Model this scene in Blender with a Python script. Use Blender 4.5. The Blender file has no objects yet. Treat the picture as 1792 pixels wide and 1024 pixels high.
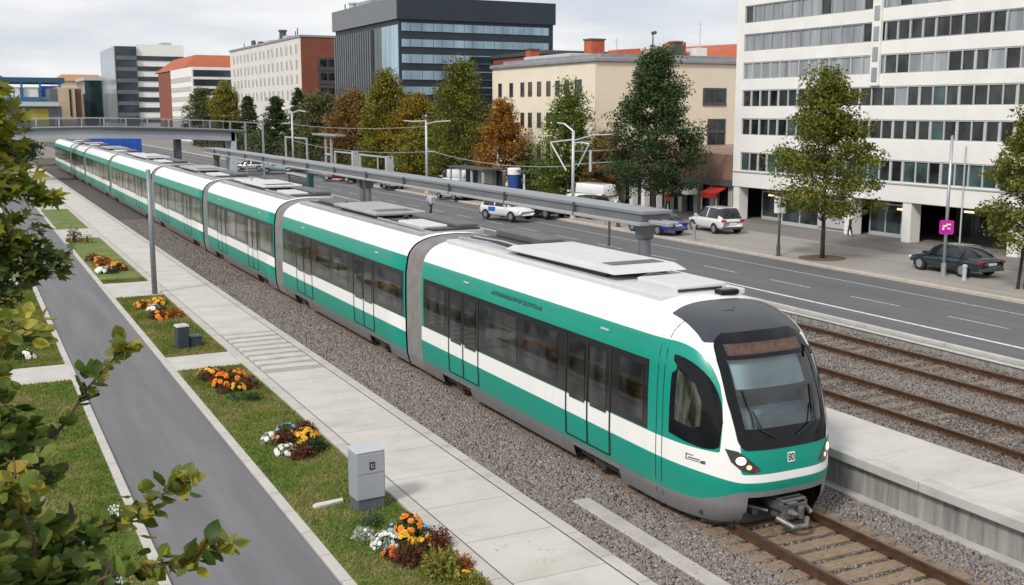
import bpy, bmesh, math, random
import numpy as np
from mathutils import Vector, Matrix
random.seed(7); RNG = np.random.default_rng(7)
C = bpy.context.scene.collection
R = math.radians
scene = bpy.context.scene

# ------------------------------------------------------------------ materials
def newmat(name):
    m = bpy.data.materials.new(name); m.use_nodes = True
    nt = m.node_tree; nt.nodes.clear()
    out = nt.nodes.new('ShaderNodeOutputMaterial')
    return m, nt, out
def nd(nt, typ, **kw):
    n = nt.nodes.new(typ)
    for k, v in kw.items():
        if k.startswith('i_'):
            key = k[2:]
            key = int(key) if key.isdigit() else key.replace('_', ' ')
            n.inputs[key].default_value = v
        else: setattr(n, k, v)
    return n
def lk(nt, a, b): nt.links.new(a, b)
def mathn(nt, op, a, b=None, clamp=False):
    n = nt.nodes.new('ShaderNodeMath'); n.operation = op; n.use_clamp = clamp
    for i, v in enumerate((a, b)):
        if v is None: continue
        if isinstance(v, (int, float)): n.inputs[i].default_value = v
        else: lk(nt, v, n.inputs[i])
    return n.outputs[0]
def mixc(nt, fac, a, b, blend='MIX'):
    n = nt.nodes.new('ShaderNodeMix'); n.data_type = 'RGBA'; n.blend_type = blend
    if isinstance(fac, (int, float)): n.inputs[0].default_value = fac
    else: lk(nt, fac, n.inputs[0])
    for i, v in ((6, a), (7, b)):
        if isinstance(v, (tuple, list)): n.inputs[i].default_value = (*v[:3], 1)
        else: lk(nt, v, n.inputs[i])
    return n.outputs[2]
def ramp(nt, fac, stops):
    n = nt.nodes.new('ShaderNodeValToRGB')
    e = n.color_ramp.elements
    while len(e) > 1: e.remove(e[-1])
    e[0].position = stops[0][0]; e[0].color = (*stops[0][1], 1)
    for p, c in stops[1:]:
        x = e.new(p); x.color = (*c, 1)
    lk(nt, fac, n.inputs[0]); return n.outputs[0]
def noise(nt, vec, scale, detail=4, rough=.55, dim='3D'):
    n = nt.nodes.new('ShaderNodeTexNoise'); n.inputs['Scale'].default_value = scale
    n.inputs['Detail'].default_value = detail; n.inputs['Roughness'].default_value = rough
    lk(nt, vec, n.inputs['Vector']); return n.outputs[0]
def objco(nt, sc=None):
    t = nt.nodes.new('ShaderNodeTexCoord'); v = t.outputs['Object']
    if sc:
        mp = nt.nodes.new('ShaderNodeMapping'); mp.inputs['Scale'].default_value = sc
        lk(nt, v, mp.inputs[0]); v = mp.outputs[0]
    return v
def bumpn(nt, h, strength, dist=.02):
    b = nt.nodes.new('ShaderNodeBump'); b.inputs['Strength'].default_value = strength
    b.inputs['Distance'].default_value = dist; lk(nt, h, b.inputs['Height']); return b.outputs[0]
def M(name, col, rough=.6, metal=0., var=.12, scale=2., bump=0., bscale=40., coat=0., stretch=None, bdist=.01):
    m, nt, out = newmat(name)
    p = nd(nt, 'ShaderNodeBsdfPrincipled'); lk(nt, p.outputs[0], out.inputs[0])
    v = objco(nt, stretch)
    n1 = noise(nt, v, scale, 5, .6)
    lo = tuple(max(0, c*(1-var)) for c in col); hi = tuple(min(1, c*(1+var)) for c in col)
    lk(nt, ramp(nt, n1, [(.3, lo), (.7, hi)]), p.inputs['Base Color'])
    n2 = noise(nt, v, scale*3.1, 3)
    lk(nt, mathn(nt, 'ADD', mathn(nt, 'MULTIPLY', n2, .16), rough-.08, True), p.inputs['Roughness'])
    p.inputs['Metallic'].default_value = metal
    p.inputs['Coat Weight'].default_value = coat
    if bump:
        lk(nt, bumpn(nt, noise(nt, v, bscale, 4), bump, bdist), p.inputs['Normal'])
    return m
def leafmat(name, cols, trans=.3, rough=.55):
    m, nt, out = newmat(name)
    g = nd(nt, 'ShaderNodeNewGeometry')
    k = len(cols)
    c = ramp(nt, g.outputs['Random Per Island'], [(i/(k-1) if k > 1 else 0, cc) for i, cc in enumerate(cols)])
    p = nd(nt, 'ShaderNodeBsdfPrincipled'); p.inputs['Roughness'].default_value = rough
    p.inputs['Specular IOR Level'].default_value = .3
    lk(nt, c, p.inputs['Base Color'])
    t = nd(nt, 'ShaderNodeBsdfTranslucent'); lk(nt, c, t.inputs[0])
    mx = nd(nt, 'ShaderNodeMixShader'); mx.inputs[0].default_value = trans
    lk(nt, p.outputs[0], mx.inputs[1]); lk(nt, t.outputs[0], mx.inputs[2]); lk(nt, mx.outputs[0], out.inputs[0])
    return m
def glassmat(name, col, rough=.04, var=.5, scale=.8, stretch=None, spec=.5, metal=0.):
    """Dark reflective window glass with vague interior variation."""
    m, nt, out = newmat(name)
    p = nd(nt, 'ShaderNodeBsdfPrincipled'); lk(nt, p.outputs[0], out.inputs[0])
    v = objco(nt, stretch)
    n1 = noise(nt, v, scale, 3, .5)
    lo = tuple(c*(1-var) for c in col); hi = tuple(min(1, c*(1+var)) for c in col)
    lk(nt, ramp(nt, n1, [(.38, lo), (.62, hi)]), p.inputs['Base Color'])
    p.inputs['Roughness'].default_value = rough
    p.inputs['Specular IOR Level'].default_value = spec
    p.inputs['Metallic'].default_value = metal
    lk(nt, bumpn(nt, noise(nt, v, 1.3, 2), .06, .02), p.inputs['Normal'])
    return m
def clearglass(name, tint=(.75, .85, .88), refl=.14):
    m, nt, out = newmat(name)
    t = nd(nt, 'ShaderNodeBsdfTransparent'); t.inputs[0].default_value = (*tint, 1)
    g = nd(nt, 'ShaderNodeBsdfGlossy'); g.inputs['Roughness'].default_value = .03
    f = nd(nt, 'ShaderNodeFresnel'); f.inputs[0].default_value = 1.5
    fac = mathn(nt, 'ADD', f.outputs[0], refl-.04, True)
    mx = nd(nt, 'ShaderNodeMixShader'); lk(nt, fac, mx.inputs[0])
    lk(nt, t.outputs[0], mx.inputs[1]); lk(nt, g.outputs[0], mx.inputs[2]); lk(nt, mx.outputs[0], out.inputs[0])
    return m
def emitmat(name, col, s):
    m, nt, out = newmat(name)
    e = nd(nt, 'ShaderNodeEmission'); e.inputs[0].default_value = (*col, 1); e.inputs[1].default_value = s
    lk(nt, e.outputs[0], out.inputs[0]); return m

m_white = M('white_paint', (.80, .80, .78), .45, var=.04)
m_offwhite = M('off_white_render', (.80, .785, .76), .8, var=.06, scale=.6, bump=.15, bscale=30)
m_grey = M('grey_metal', (.36, .38, .40), .45, .3, .1)
m_lgrey = M('light_grey_metal', (.52, .54, .56), .45, .2, .08)
m_dgrey = M('dark_grey', (.08, .085, .09), .5, .1)
m_black = M('black_rubber', (.015, .015, .017), .6)
m_gloss = M('black_gloss', (.008, .009, .011), .10, var=.1)
m_gloss.node_tree.nodes['Principled BSDF'].inputs['Specular IOR Level'].default_value = .22
m_steel = M('galvanised_steel', (.42, .45, .48), .4, .6, .12, 4)
m_rust = M('rusty_rail', (.10, .052, .030), .65, .3, .35, 6, .3, 60)
m_railtop = M('worn_rail_head', (.20, .15, .12), .4, .7, .3, 5)
m_tim = M('weathered_sleeper', (.25, .175, .115), .85, 0, .35, 5, .8, 14, stretch=(1, 6, 6), bdist=.02)
m_bark = M('bark', (.10, .075, .055), .9, 0, .4, 8, .8, 30, stretch=(1, 1, .3), bdist=.02)
m_twig = M('twig_bark', (.09, .055, .04), .8, 0, .3, 20)
m_red = M('red_cloth', (.70, .03, .03), .6)
m_orange = M('orange_cloth', (.80, .16, .03), .7)
m_blue = M('blue_panel', (.015, .10, .50), .45, var=.25, scale=.7)
m_tyre = M('tyre', (.018, .018, .02), .8)
m_rim = M('wheel_rim', (.5, .51, .52), .35, .8)
m_carglass = glassmat('car_glass', (.02, .025, .03), .05, .4, 2)
m_taillight = M('tail_lamp', (.45, .01, .015), .2)
m_headlamp = M('head_lamp_glass', (.75, .77, .8), .12)
m_roofred = M('red_roof_tile', (.42, .10, .045), .75, 0, .2, 1.5, .6, 8)
m_zinc = M('zinc_roof', (.30, .31, .33), .5, .3, .15, 1)
m_skin = M('skin', (.5, .32, .24), .6)
m_hair = M('dark_hair', (.03, .02, .015), .7)

# concrete with slab joints (Y direction) for the footpath / platforms
def slabmat(name, col, pitch, dark=.55, xj=None):
    m, nt, out = newmat(name)
    p = nd(nt, 'ShaderNodeBsdfPrincipled'); lk(nt, p.outputs[0], out.inputs[0])
    v = objco(nt)
    sep = nd(nt, 'ShaderNodeSeparateXYZ'); lk(nt, v, sep.inputs[0])
    y = mathn(nt, 'DIVIDE', sep.outputs[1], pitch)
    fr = mathn(nt, 'ABSOLUTE', mathn(nt, 'SUBTRACT', mathn(nt, 'FRACT', y), .5))
    line = mathn(nt, 'MULTIPLY', mathn(nt, 'SUBTRACT', fr, .5-.012/pitch), 4000, True)
    cell = mathn(nt, 'FLOOR', mathn(nt, 'ADD', y, 0))
    wn = nd(nt, 'ShaderNodeTexWhiteNoise', noise_dimensions='1D'); lk(nt, cell, wn.inputs['W'])
    n1 = noise(nt, v, .9, 6, .65); n2 = noise(nt, v, 9, 4, .6); n3 = noise(nt, v, 70, 2)
    c = ramp(nt, n1, [(.28, tuple(x*.80 for x in col)), (.5, col), (.75, tuple(min(1, x*1.08) for x in col))])
    c = mixc(nt, mathn(nt, 'MULTIPLY', n2, .28), c, tuple(x*.75 for x in col))
    c = mixc(nt, mathn(nt, 'MULTIPLY', wn.outputs[0], .14), c, (col[0]*.7, col[1]*.7, col[2]*.72))
    c = mixc(nt, mathn(nt, 'MULTIPLY', n3, .12), c, tuple(x*.6 for x in col))
    vo = nd(nt, 'ShaderNodeTexVoronoi', feature='DISTANCE_TO_EDGE'); vo.inputs['Scale'].default_value = .55
    wv = nt.nodes.new('ShaderNodeVectorMath'); wv.operation = 'ADD'; wn2 = nd(nt, 'ShaderNodeTexNoise'); wn2.inputs['Scale'].default_value = 2.5; lk(nt, v, wn2.inputs['Vector'])
    lk(nt, v, wv.inputs[0]); lk(nt, wn2.outputs['Color'], wv.inputs[1]); lk(nt, wv.outputs[0], vo.inputs['Vector'])
    crack = mathn(nt, 'MULTIPLY', mathn(nt, 'SUBTRACT', 1, mathn(nt, 'MULTIPLY', vo.outputs['Distance'], 160), True), ramp(nt, n1, [(.45, (0,)*3), (.6, (.5,)*3)]), True)
    c = mixc(nt, crack, c, (.14, .125, .11))
    st = noise(nt, objco(nt, (.5, 1.2, 1)), .8, 7, .7)
    c = mixc(nt, ramp(nt, st, [(.5, (0,)*3), (.68, (.38,)*3)]), c, (col[0]*.62, col[1]*.58, col[2]*.52))
    c = mixc(nt, mathn(nt, 'MULTIPLY', line, dark), c, (.10, .09, .08))
    lk(nt, c, p.inputs['Base Color']); p.inputs['Roughness'].default_value = .85
    lk(nt, bumpn(nt, n3, .25, .004), p.inputs['Normal'])
    return m
m_path = slabmat('path_concrete', (.56, .53, .485), 1.6, .5)
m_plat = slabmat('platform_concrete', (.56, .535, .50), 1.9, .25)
m_kerb = slabmat('kerb_stone', (.50, .475, .44), 1.0, .5)
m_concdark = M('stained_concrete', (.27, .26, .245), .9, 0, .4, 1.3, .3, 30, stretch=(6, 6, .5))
m_conc = M('concrete', (.45, .44, .42), .85, 0, .15, 2, .2, 40)

def asphalt(name, col, track=None, spread=.1):
    m, nt, out = newmat(name)
    p = nd(nt, 'ShaderNodeBsdfPrincipled'); lk(nt, p.outputs[0], out.inputs[0])
    v = objco(nt); vs = objco(nt, (1.6, .12, 1))
    n1 = noise(nt, vs, 1.5, 5, .6); n2 = noise(nt, v, 90, 3, .7); n3 = noise(nt, v, .35, 4)
    c = ramp(nt, n1, [(.3, tuple(x*(1-spread*1.6) for x in col)), (.7, tuple(x*(1+spread*1.6) for x in col))])
    c = mixc(nt, mathn(nt, 'MULTIPLY', n2, .45), c, tuple(x*.45 for x in col))
    n4 = noise(nt, objco(nt, (.9, .035, 1)), 2.2, 6, .65)
    c = mixc(nt, ramp(nt, n4, [(.42, (0,)*3), (.62, (.5,)*3)]), c, tuple(x*.62 for x in col))
    c = mixc(nt, mathn(nt, 'MULTIPLY', n3, .25), c, tuple(x*1.5 for x in col))
    lk(nt, c, p.inputs['Base Color']); p.inputs['Roughness'].default_value = .8
    lk(nt, bumpn(nt, n2, .35, .006), p.inputs['Normal'])
    return m
m_bike = asphalt('cycleway_asphalt', (.155, .155, .165), spread=.13)
m_street = asphalt('street_asphalt', (.125, .127, .132), spread=.12)
m_pave = asphalt('pavement_asphalt', (.34, .318, .285), spread=.1)
m_pavedark = asphalt('plaza_paving', (.215, .20, .185), spread=.1)
m_earth = asphalt('bare_ground', (.20, .185, .15), spread=.2)
m_mark = M('road_marking_paint', (.62, .62, .60), .7, 0, .35, 7)
m_markw = M('worn_marking_paint', (.33, .33, .33), .8, 0, .4, 5)

def lawnmat():
    m, nt, out = newmat('lawn')
    p = nd(nt, 'ShaderNodeBsdfPrincipled'); lk(nt, p.outputs[0], out.inputs[0])
    v = objco(nt); n1 = noise(nt, v, .8, 5, .65); n2 = noise(nt, v, 30, 4, .7)
    c = ramp(nt, n1, [(.3, (.09, .16, .025)), (.48, (.14, .20, .035)), (.6, (.23, .215, .07)), (.74, (.33, .27, .14))])
    c = mixc(nt, mathn(nt, 'MULTIPLY', n2, .6), c, (.05, .075, .018))
    lk(nt, c, p.inputs['Base Color']); p.inputs['Roughness'].default_value = .95
    lk(nt, bumpn(nt, n2, .9, .03), p.inputs['Normal'])
    return m
m_lawn = lawnmat()
def ballastmat():
    m, nt, out = newmat('ballast')
    p = nd(nt, 'ShaderNodeBsdfPrincipled'); lk(nt, p.outputs[0], out.inputs[0])
    v = objco(nt)
    vo = nd(nt, 'ShaderNodeTexVoronoi'); vo.inputs['Scale'].default_value = 13; lk(nt, v, vo.inputs['Vector'])
    sep = nd(nt, 'ShaderNodeSeparateColor'); lk(nt, vo.outputs['Color'], sep.inputs[0])
    c = ramp(nt, sep.outputs[0], [(0, (.08, .068, .062)), (.35, (.15, .13, .118)), (.6, (.20, .178, .165)), (.85, (.26, .24, .225)), (1, (.17, .12, .09))])
    d = mathn(nt, 'MULTIPLY', vo.outputs['Distance'], 1.4, True)
    c = mixc(nt, d, c, (.05, .042, .04))
    n1 = noise(nt, v, .5, 4)
    c = mixc(nt, mathn(nt, 'MULTIPLY', n1, .3), c, (.17, .12, .09))
    lk(nt, c, p.inputs['Base Color']); p.inputs['Roughness'].default_value = .9
    lk(nt, bumpn(nt, mathn(nt, 'SUBTRACT', 1, vo.outputs['Distance']), 1, .05), p.inputs['Normal'])
    return m
m_ballast = ballastmat()
def stonemat():
    m, nt, out = newmat('ballast_stone')
    p = nd(nt, 'ShaderNodeBsdfPrincipled'); lk(nt, p.outputs[0], out.inputs[0])
    g = nd(nt, 'ShaderNodeNewGeometry')
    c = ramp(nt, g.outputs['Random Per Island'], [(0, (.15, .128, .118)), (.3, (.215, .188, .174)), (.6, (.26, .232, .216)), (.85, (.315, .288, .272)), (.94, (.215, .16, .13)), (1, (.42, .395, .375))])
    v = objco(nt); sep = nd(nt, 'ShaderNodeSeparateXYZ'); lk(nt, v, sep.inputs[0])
    st = None  # dark band by the rails: rust stain, with the train's shade painted in
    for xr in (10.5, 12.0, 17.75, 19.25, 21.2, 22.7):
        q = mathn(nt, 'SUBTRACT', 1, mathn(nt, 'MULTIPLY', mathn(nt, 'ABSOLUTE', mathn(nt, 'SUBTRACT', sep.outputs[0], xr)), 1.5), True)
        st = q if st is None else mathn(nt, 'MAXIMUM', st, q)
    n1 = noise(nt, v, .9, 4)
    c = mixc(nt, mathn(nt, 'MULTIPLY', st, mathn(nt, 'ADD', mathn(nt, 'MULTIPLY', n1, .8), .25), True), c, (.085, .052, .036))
    c = mixc(nt, mathn(nt, 'MULTIPLY', n1, .35), c, (.15, .125, .11))
    lk(nt, c, p.inputs['Base Color']); p.inputs['Roughness'].default_value = .9
    return m
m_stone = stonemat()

# ------------------------------------------------------------------ mesh builder
class MB:
    def __init__(s): s.v = []; s.f = []; s.m = []
    def add(s, vs, fs, m=0):
        o = len(s.v); s.v += [tuple(map(float, p)) for p in vs]
        s.f += [tuple(i+o for i in f) for f in fs]; s.m += [m]*len(fs); return s
    def box(s, x0, x1, y0, y1, z0, z1, m=0):
        return s.add([(x0,y0,z0),(x1,y0,z0),(x1,y1,z0),(x0,y1,z0),(x0,y0,z1),(x1,y0,z1),(x1,y1,z1),(x0,y1,z1)],
              [(0,3,2,1),(4,5,6,7),(0,1,5,4),(1,2,6,5),(2,3,7,6),(3,0,4,7)], m)
    def obox(s, c, size, rz=0, m=0, taper=1.0):
        hx, hy, hz = size[0]/2, size[1]/2, size[2]
        ca, sa = math.cos(rz), math.sin(rz); vs = []
        for z, k in ((0, 1), (hz, taper)):
            for x, y in ((-hx,-hy),(hx,-hy),(hx,hy),(-hx,hy)):
                x *= k; y *= k
                vs.append((c[0]+x*ca-y*sa, c[1]+x*sa+y*ca, c[2]+z))
        return s.add(vs, [(0,3,2,1),(4,5,6,7),(0,1,5,4),(1,2,6,5),(2,3,7,6),(3,0,4,7)], m)
    def tube(s, pts, r, seg=8, m=0):
        pts = [Vector(p) for p in pts]; n = len(pts)
        rs = r if isinstance(r, (list, tuple)) else [r]*n
        vs = []; up = None
        for i, p in enumerate(pts):
            d = (pts[min(i+1, n-1)]-pts[max(i-1, 0)]).normalized()
            a = Vector((0,0,1)) if abs(d.z) < .9 else Vector((1,0,0))
            if up is None: up = d.cross(a).normalized()
            up = (up - d*up.dot(d)).normalized(); w = d.cross(up)
            for k in range(seg):
                t = 2*math.pi*k/seg
                vs.append(p + (up*math.cos(t)+w*math.sin(t))*rs[i])
        fs = [(i*seg+k, i*seg+(k+1)%seg, (i+1)*seg+(k+1)%seg, (i+1)*seg+k) for i in range(n-1) for k in range(seg)]
        fs += [tuple(range(seg-1, -1, -1)), tuple((n-1)*seg+k for k in range(seg))]
        return s.add(vs, fs, m)
    def prism(s, poly, z0, z1, m=0):
        n = len(poly)
        vs = [(x,y,z0) for x,y in poly]+[(x,y,z1) for x,y in poly]
        return s.add(vs, [tuple(range(n-1,-1,-1)), tuple(range(n,2*n))]+[(i,(i+1)%n,n+(i+1)%n,n+i) for i in range(n)], m)
    def lathe(s, c, prof, seg=16, m=0):
        vs = [(c[0]+r*math.cos(2*math.pi*k/seg), c[1]+r*math.sin(2*math.pi*k/seg), c[2]+z) for r, z in prof for k in range(seg)]
        n = len(prof)
        fs = [(i*seg+k, i*seg+(k+1)%seg, (i+1)*seg+(k+1)%seg, (i+1)*seg+k) for i in range(n-1) for k in range(seg)]
        return s.add(vs, fs+[tuple(range(seg-1,-1,-1)), tuple((n-1)*seg+k for k in range(seg))], m)
    def build(s, name, mats, parent=None, smooth=False, bevel=0., world=False, attrs=None):
        me = bpy.data.meshes.new(name)
        vs = s.v
        if world and parent is not None:
            l = wloc(parent); vs = [(a-l[0], b-l[1], c-l[2]) for a, b, c in vs]
        me.from_pydata(vs, [], s.f)
        if not isinstance(mats, (list, tuple)): mats = [mats]
        for m in mats: me.materials.append(m)
        if any(s.m): me.polygons.foreach_set('material_index', s.m)
        if smooth: me.polygons.foreach_set('use_smooth', [True]*len(me.polygons))
        if attrs:
            for k, a in attrs.items():
                at = me.attributes.new(k, 'FLOAT', 'POINT'); at.data.foreach_set('value', np.asarray(a, dtype=np.float32))
        me.update()
        o = bpy.data.objects.new(name, me); C.objects.link(o)
        if parent is not None: o.parent = parent
        if bevel:
            b = o.modifiers.new('b', 'BEVEL'); b.width = bevel; b.segments = 2; b.limit_method = 'ANGLE'; b.angle_limit = R(40)
        return o
def wloc(o):
    l = Vector(o.location)
    while o.parent is not None:
        o = o.parent; l += Vector(o.location)
    return l
def tag(o, label=None, cat=None, group=None, kind=None):
    if label: o['label'] = label
    if cat: o['category'] = cat
    if group: o['group'] = group
    if kind: o['kind'] = kind
    return o
def thing(name, label, cat, loc=(0,0,0), rz=0, group=None):
    o = bpy.data.objects.new(name, None); C.objects.link(o); o.location = loc; o.rotation_euler = (0,0,rz)
    o.empty_display_size = .2
    return tag(o, label, cat, group)
def struct(name, mb, mats, parent=None, **kw):
    o = mb.build(name, mats, parent, **kw)
    if parent is None: o['kind'] = 'structure'
    return o
def copy_tree(o, parent=None):
    c = o.copy(); C.objects.link(c); c.parent = parent
    for ch in o.children: copy_tree(ch, c)
    return c
def npmesh(name, verts, nper, mats, parent=None, facesets=None, smooth=False, matidx=None):
    """verts (N*k,3) with faces of nper consecutive verts, or facesets = list of index tuples per island with k verts."""
    me = bpy.data.meshes.new(name)
    verts = np.asarray(verts, dtype=np.float32).reshape(-1, 3)
    if facesets is None:
        nf = len(verts)//nper
        loops = np.arange(nf*nper, dtype=np.int32); sizes = np.full(nf, nper, np.int32)
    else:
        k, fs = facesets; n = len(verts)//k
        base = (np.arange(n)*k)[:, None]
        one = np.concatenate([np.array(f) for f in fs]); loops = (base+one[None, :]).ravel().astype(np.int32)
        sizes = np.tile(np.array([len(f) for f in fs], np.int32), n); nf = len(sizes)
    me.vertices.add(len(verts)); me.vertices.foreach_set('co', verts.ravel())
    me.loops.add(len(loops)); me.loops.foreach_set('vertex_index', loops)
    me.polygons.add(nf)
    starts = np.concatenate([[0], np.cumsum(sizes)[:-1]]).astype(np.int32)
    me.polygons.foreach_set('loop_start', starts)
    if not isinstance(mats, (list, tuple)): mats = [mats]
    for m in mats: me.materials.append(m)
    if matidx is not None: me.polygons.foreach_set('material_index', np.asarray(matidx, np.int32))
    if smooth: me.polygons.foreach_set('use_smooth', np.ones(nf, bool))
    me.update(calc_edges=True); me.validate()
    o = bpy.data.objects.new(name, me); C.objects.link(o)
    if parent is not None: o.parent = parent
    return o
def rand_rot(n, tilt=None):
    """n random 3x3 frames; tilt limits how far the local z leans from up."""
    if tilt is None:
        nz = RNG.normal(size=(n, 3))
    else:
        nz = RNG.normal(size=(n, 3))*tilt + np.array([0, 0, 1.])
    nz /= np.linalg.norm(nz, axis=1)[:, None]
    a = RNG.normal(size=(n, 3)); u = np.cross(nz, a); u /= np.linalg.norm(u, axis=1)[:, None]
    return u, np.cross(nz, u), nz

# ------------------------------------------------------------------ world, light, camera
w = bpy.data.worlds.new('World'); scene.world = w; w.use_nodes = True
nt = w.node_tree; nt.nodes.clear()
SUN_EL, SUN_AZ = R(42), R(-118)      # azimuth measured from +Y clockwise: the sun stands behind-left of the camera
out = nd(nt, 'ShaderNodeOutputWorld'); bg = nd(nt, 'ShaderNodeBackground'); lk(nt, bg.outputs[0], out.inputs[0])
sky = nd(nt, 'ShaderNodeTexSky', sky_type='NISHITA'); sky.sun_disc = False
sky.sun_elevation = SUN_EL; sky.sun_rotation = SUN_AZ; sky.dust_density = 2.; sky.altitude = 50
tc = nd(nt, 'ShaderNodeTexCoord')
mp = nd(nt, 'ShaderNodeMapping'); mp.inputs['Scale'].default_value = (1, 1, 4.5); lk(nt, tc.outputs['Generated'], mp.inputs[0])
cn = noise(nt, mp.outputs[0], 2.6, 8, .56)
cl = ramp(nt, cn, [(.36, (6.1, 6.5, 7.2)), (.46, (7.4, 7.6, 7.85)), (.57, (8.6, 8.6, 8.6))])
cov = ramp(nt, cn, [(.30, (.86,)*3), (.55, (.98,)*3)])
lk(nt, mixc(nt, cov, sky.outputs[0], cl), bg.inputs[0]); bg.inputs[1].default_value = .1
sd = bpy.data.lights.new('Sun', 'SUN'); sd.energy = 2.3; sd.angle = R(10); sd.color = (1, .955, .9)
so = bpy.data.objects.new('Sun', sd); C.objects.link(so)
to_sun = Vector((math.sin(SUN_AZ)*math.cos(SUN_EL), math.cos(SUN_AZ)*math.cos(SUN_EL), math.sin(SUN_EL)))
so.rotation_euler = to_sun.to_track_quat('Z', 'Y').to_euler()
cam = bpy.data.cameras.new('Camera'); co = bpy.data.objects.new('Camera', cam); C.objects.link(co)
cam.sensor_width = 36; cam.lens = 1900/1792*36; cam.clip_start = .05; cam.clip_end = 3000
rm = Matrix(((.8929633778, .0740765916, -.4439921896), (-.4501293213, .1469526209, -.8807885793), (0, .9863658478, .1645673545)))
co.matrix_world = Matrix.Translation((0, 0, 6.6)) @ rm.to_4x4()
scene.camera = co
scene.view_settings.view_transform = 'Standard'; scene.view_settings.look = 'None'
scene.view_settings.exposure = 0.2; scene.view_settings.gamma = 1
scene.render.engine = 'CYCLES'
scene.cycles.use_denoising = True
scene.cycles.max_bounces = 6; scene.cycles.transparent_max_bounces = 12
scene.cycles.caustics_reflective = False; scene.cycles.caustics_refractive = False

# ------------------------------------------------------------------ ground, paths, roads
struct('ground', MB().box(-900, 1400, -200, 2200, -.3, -.06), m_earth)
struct('railway_ballast', MB().box(8.26, 13.36, -4, 170, -.2, 0).box(15.2, 23.7, -4, 260, -.2, 0), m_ballast)
struct('footpath', MB().box(6.45, 8.0, -4, 160, -.1, .075), m_path)
struct('footpath_edging', MB().box(6.2, 6.433, -4, 160, -.1, .09).box(8.017, 8.25, -4, 160, -.1, .09), m_kerb, bevel=.015)
struct('footpath_joint', MB().box(6.425, 6.458, -4, 160, -.1, .0785).box(7.992, 8.02, -4, 160, -.1, .0785), m_dgrey)
sl = MB()
for k in range(8):
    y = 26.95+k*.62
    sl.box(6.5, 7.96, y, y+.36, .07, .105)
struct('footpath_ramp_strips', sl, M('strip_concrete', (.50, .47, .43), .85, 0, .12, 3, .1), bevel=.01)
dk = MB()
for k in range(9): dk.box(6.47, 7.98, 26.62+k*.62, 26.93+k*.62, .07, .083)
struct('footpath_grooves', dk, M('groove_concrete', (.33, .31, .285), .9, 0, .15, 3))
struct('cycleway', MB().box(2.2, 4.36, -6, 170, -.1, 0.0), m_bike)
struct('cycleway_kerb', MB().box(4.36, 4.53, -4, 170, -.1, .05).box(2.04, 2.2, -4, 170, -.1, .05), m_kerb, bevel=.012)
# link paths crossing the lawn, and the lawns between them
links_r = [(28.1, 29.8), (40.4, 44.0), (60.8, 65.8), (80, 83)]
links_l = [(28.3, 30.2), (44, 47), (64, 68)]
lp = MB()
for a, b in links_r: lp.box(4.53, 6.2, a, b, -.1, .035)
for a, b in links_l: lp.box(-9, 2.04, a, b, -.1, .035)
struct('link_paths', lp, M('link_path_concrete', (.47, .45, .42), .85, 0, .12, 1.2, .15, 60))
def lawn_spans(links, y0, y1):
    out = []; y = y0
    for a, b in links: out.append((y, a)); y = b
    out.append((y, y1)); return out
lw = MB(); spans = []
for a, b in lawn_spans(links_r, -4, 170): lw.box(4.53, 6.2, a, b, -.1, .03); spans.append((4.55, 6.18, a, b))
for a, b in lawn_spans(links_l, -6, 170): lw.box(-60, 2.04, a, b, -.1, .03); spans.append((-4, 2.02, a, b))
struct('lawn', lw, m_lawn)
struct('far_pavement', MB().box(32.8, 60, 75.003, 330, -.1, .10), m_pavedark)
# grass blades on the nearer lawns
P = []
for x0, x1, a, b in spans:
    a = max(a, 8.5); b = min(b, 45)
    if b <= a: continue
    x0 = max(x0, -1.2)
    n = int((x1-x0)*(b-a)*1300)
    y = a+(b-a)*RNG.random(n)**1.25
    P.append(np.stack([x0+(x1-x0)*RNG.random(n), y, np.full(n, .028)], 1))
P = np.concatenate(P); n = len(P)
ang = RNG.random(n)*6.283; hgt = .025+.045*RNG.random(n); wd = .007+.006*RNG.random(n)*(P[:, 1]/12)
lean = RNG.normal(size=(n, 2))*.025
d = np.stack([np.cos(ang), np.sin(ang), 0*ang], 1)*wd[:, None]
tip = P+np.stack([lean[:, 0], lean[:, 1], hgt], 1)
def grassmat():
    m, nt, out = newmat('grass_blades')
    g = nd(nt, 'ShaderNodeNewGeometry'); v = objco(nt)
    n1 = noise(nt, v, .75, 5, .62); n2 = noise(nt, v, 5, 3, .6)
    k = mathn(nt, 'ADD', mathn(nt, 'ADD', mathn(nt, 'MULTIPLY', g.outputs['Random Per Island'], .22), mathn(nt, 'MULTIPLY', n1, .86)), mathn(nt, 'MULTIPLY', mathn(nt, 'SUBTRACT', n2, .5), .25))
    c = ramp(nt, k, [(.34, (.075, .155, .018)), (.46, (.125, .20, .028)), (.545, (.19, .22, .045)), (.62, (.29, .25, .085)), (.72, (.40, .31, .16))])
    p = nd(nt, 'ShaderNodeBsdfPrincipled'); p.inputs['Roughness'].default_value = .7; p.inputs['Specular IOR Level'].default_value = .2; lk(nt, c, p.inputs['Base Color'])
    t = nd(nt, 'ShaderNodeBsdfTranslucent'); lk(nt, c, t.inputs[0])
    mx = nd(nt, 'ShaderNodeMixShader'); mx.inputs[0].default_value = .3
    lk(nt, p.outputs[0], mx.inputs[1]); lk(nt, t.outputs[0], mx.inputs[2]); lk(nt, mx.outputs[0], out.inputs[0]); return m
go = npmesh('grass', np.stack([P-d, P+d, tip], 1), 3, grassmat())
tag(go, 'short mown grass beside the cycleway', 'grass', kind='stuff')
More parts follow.
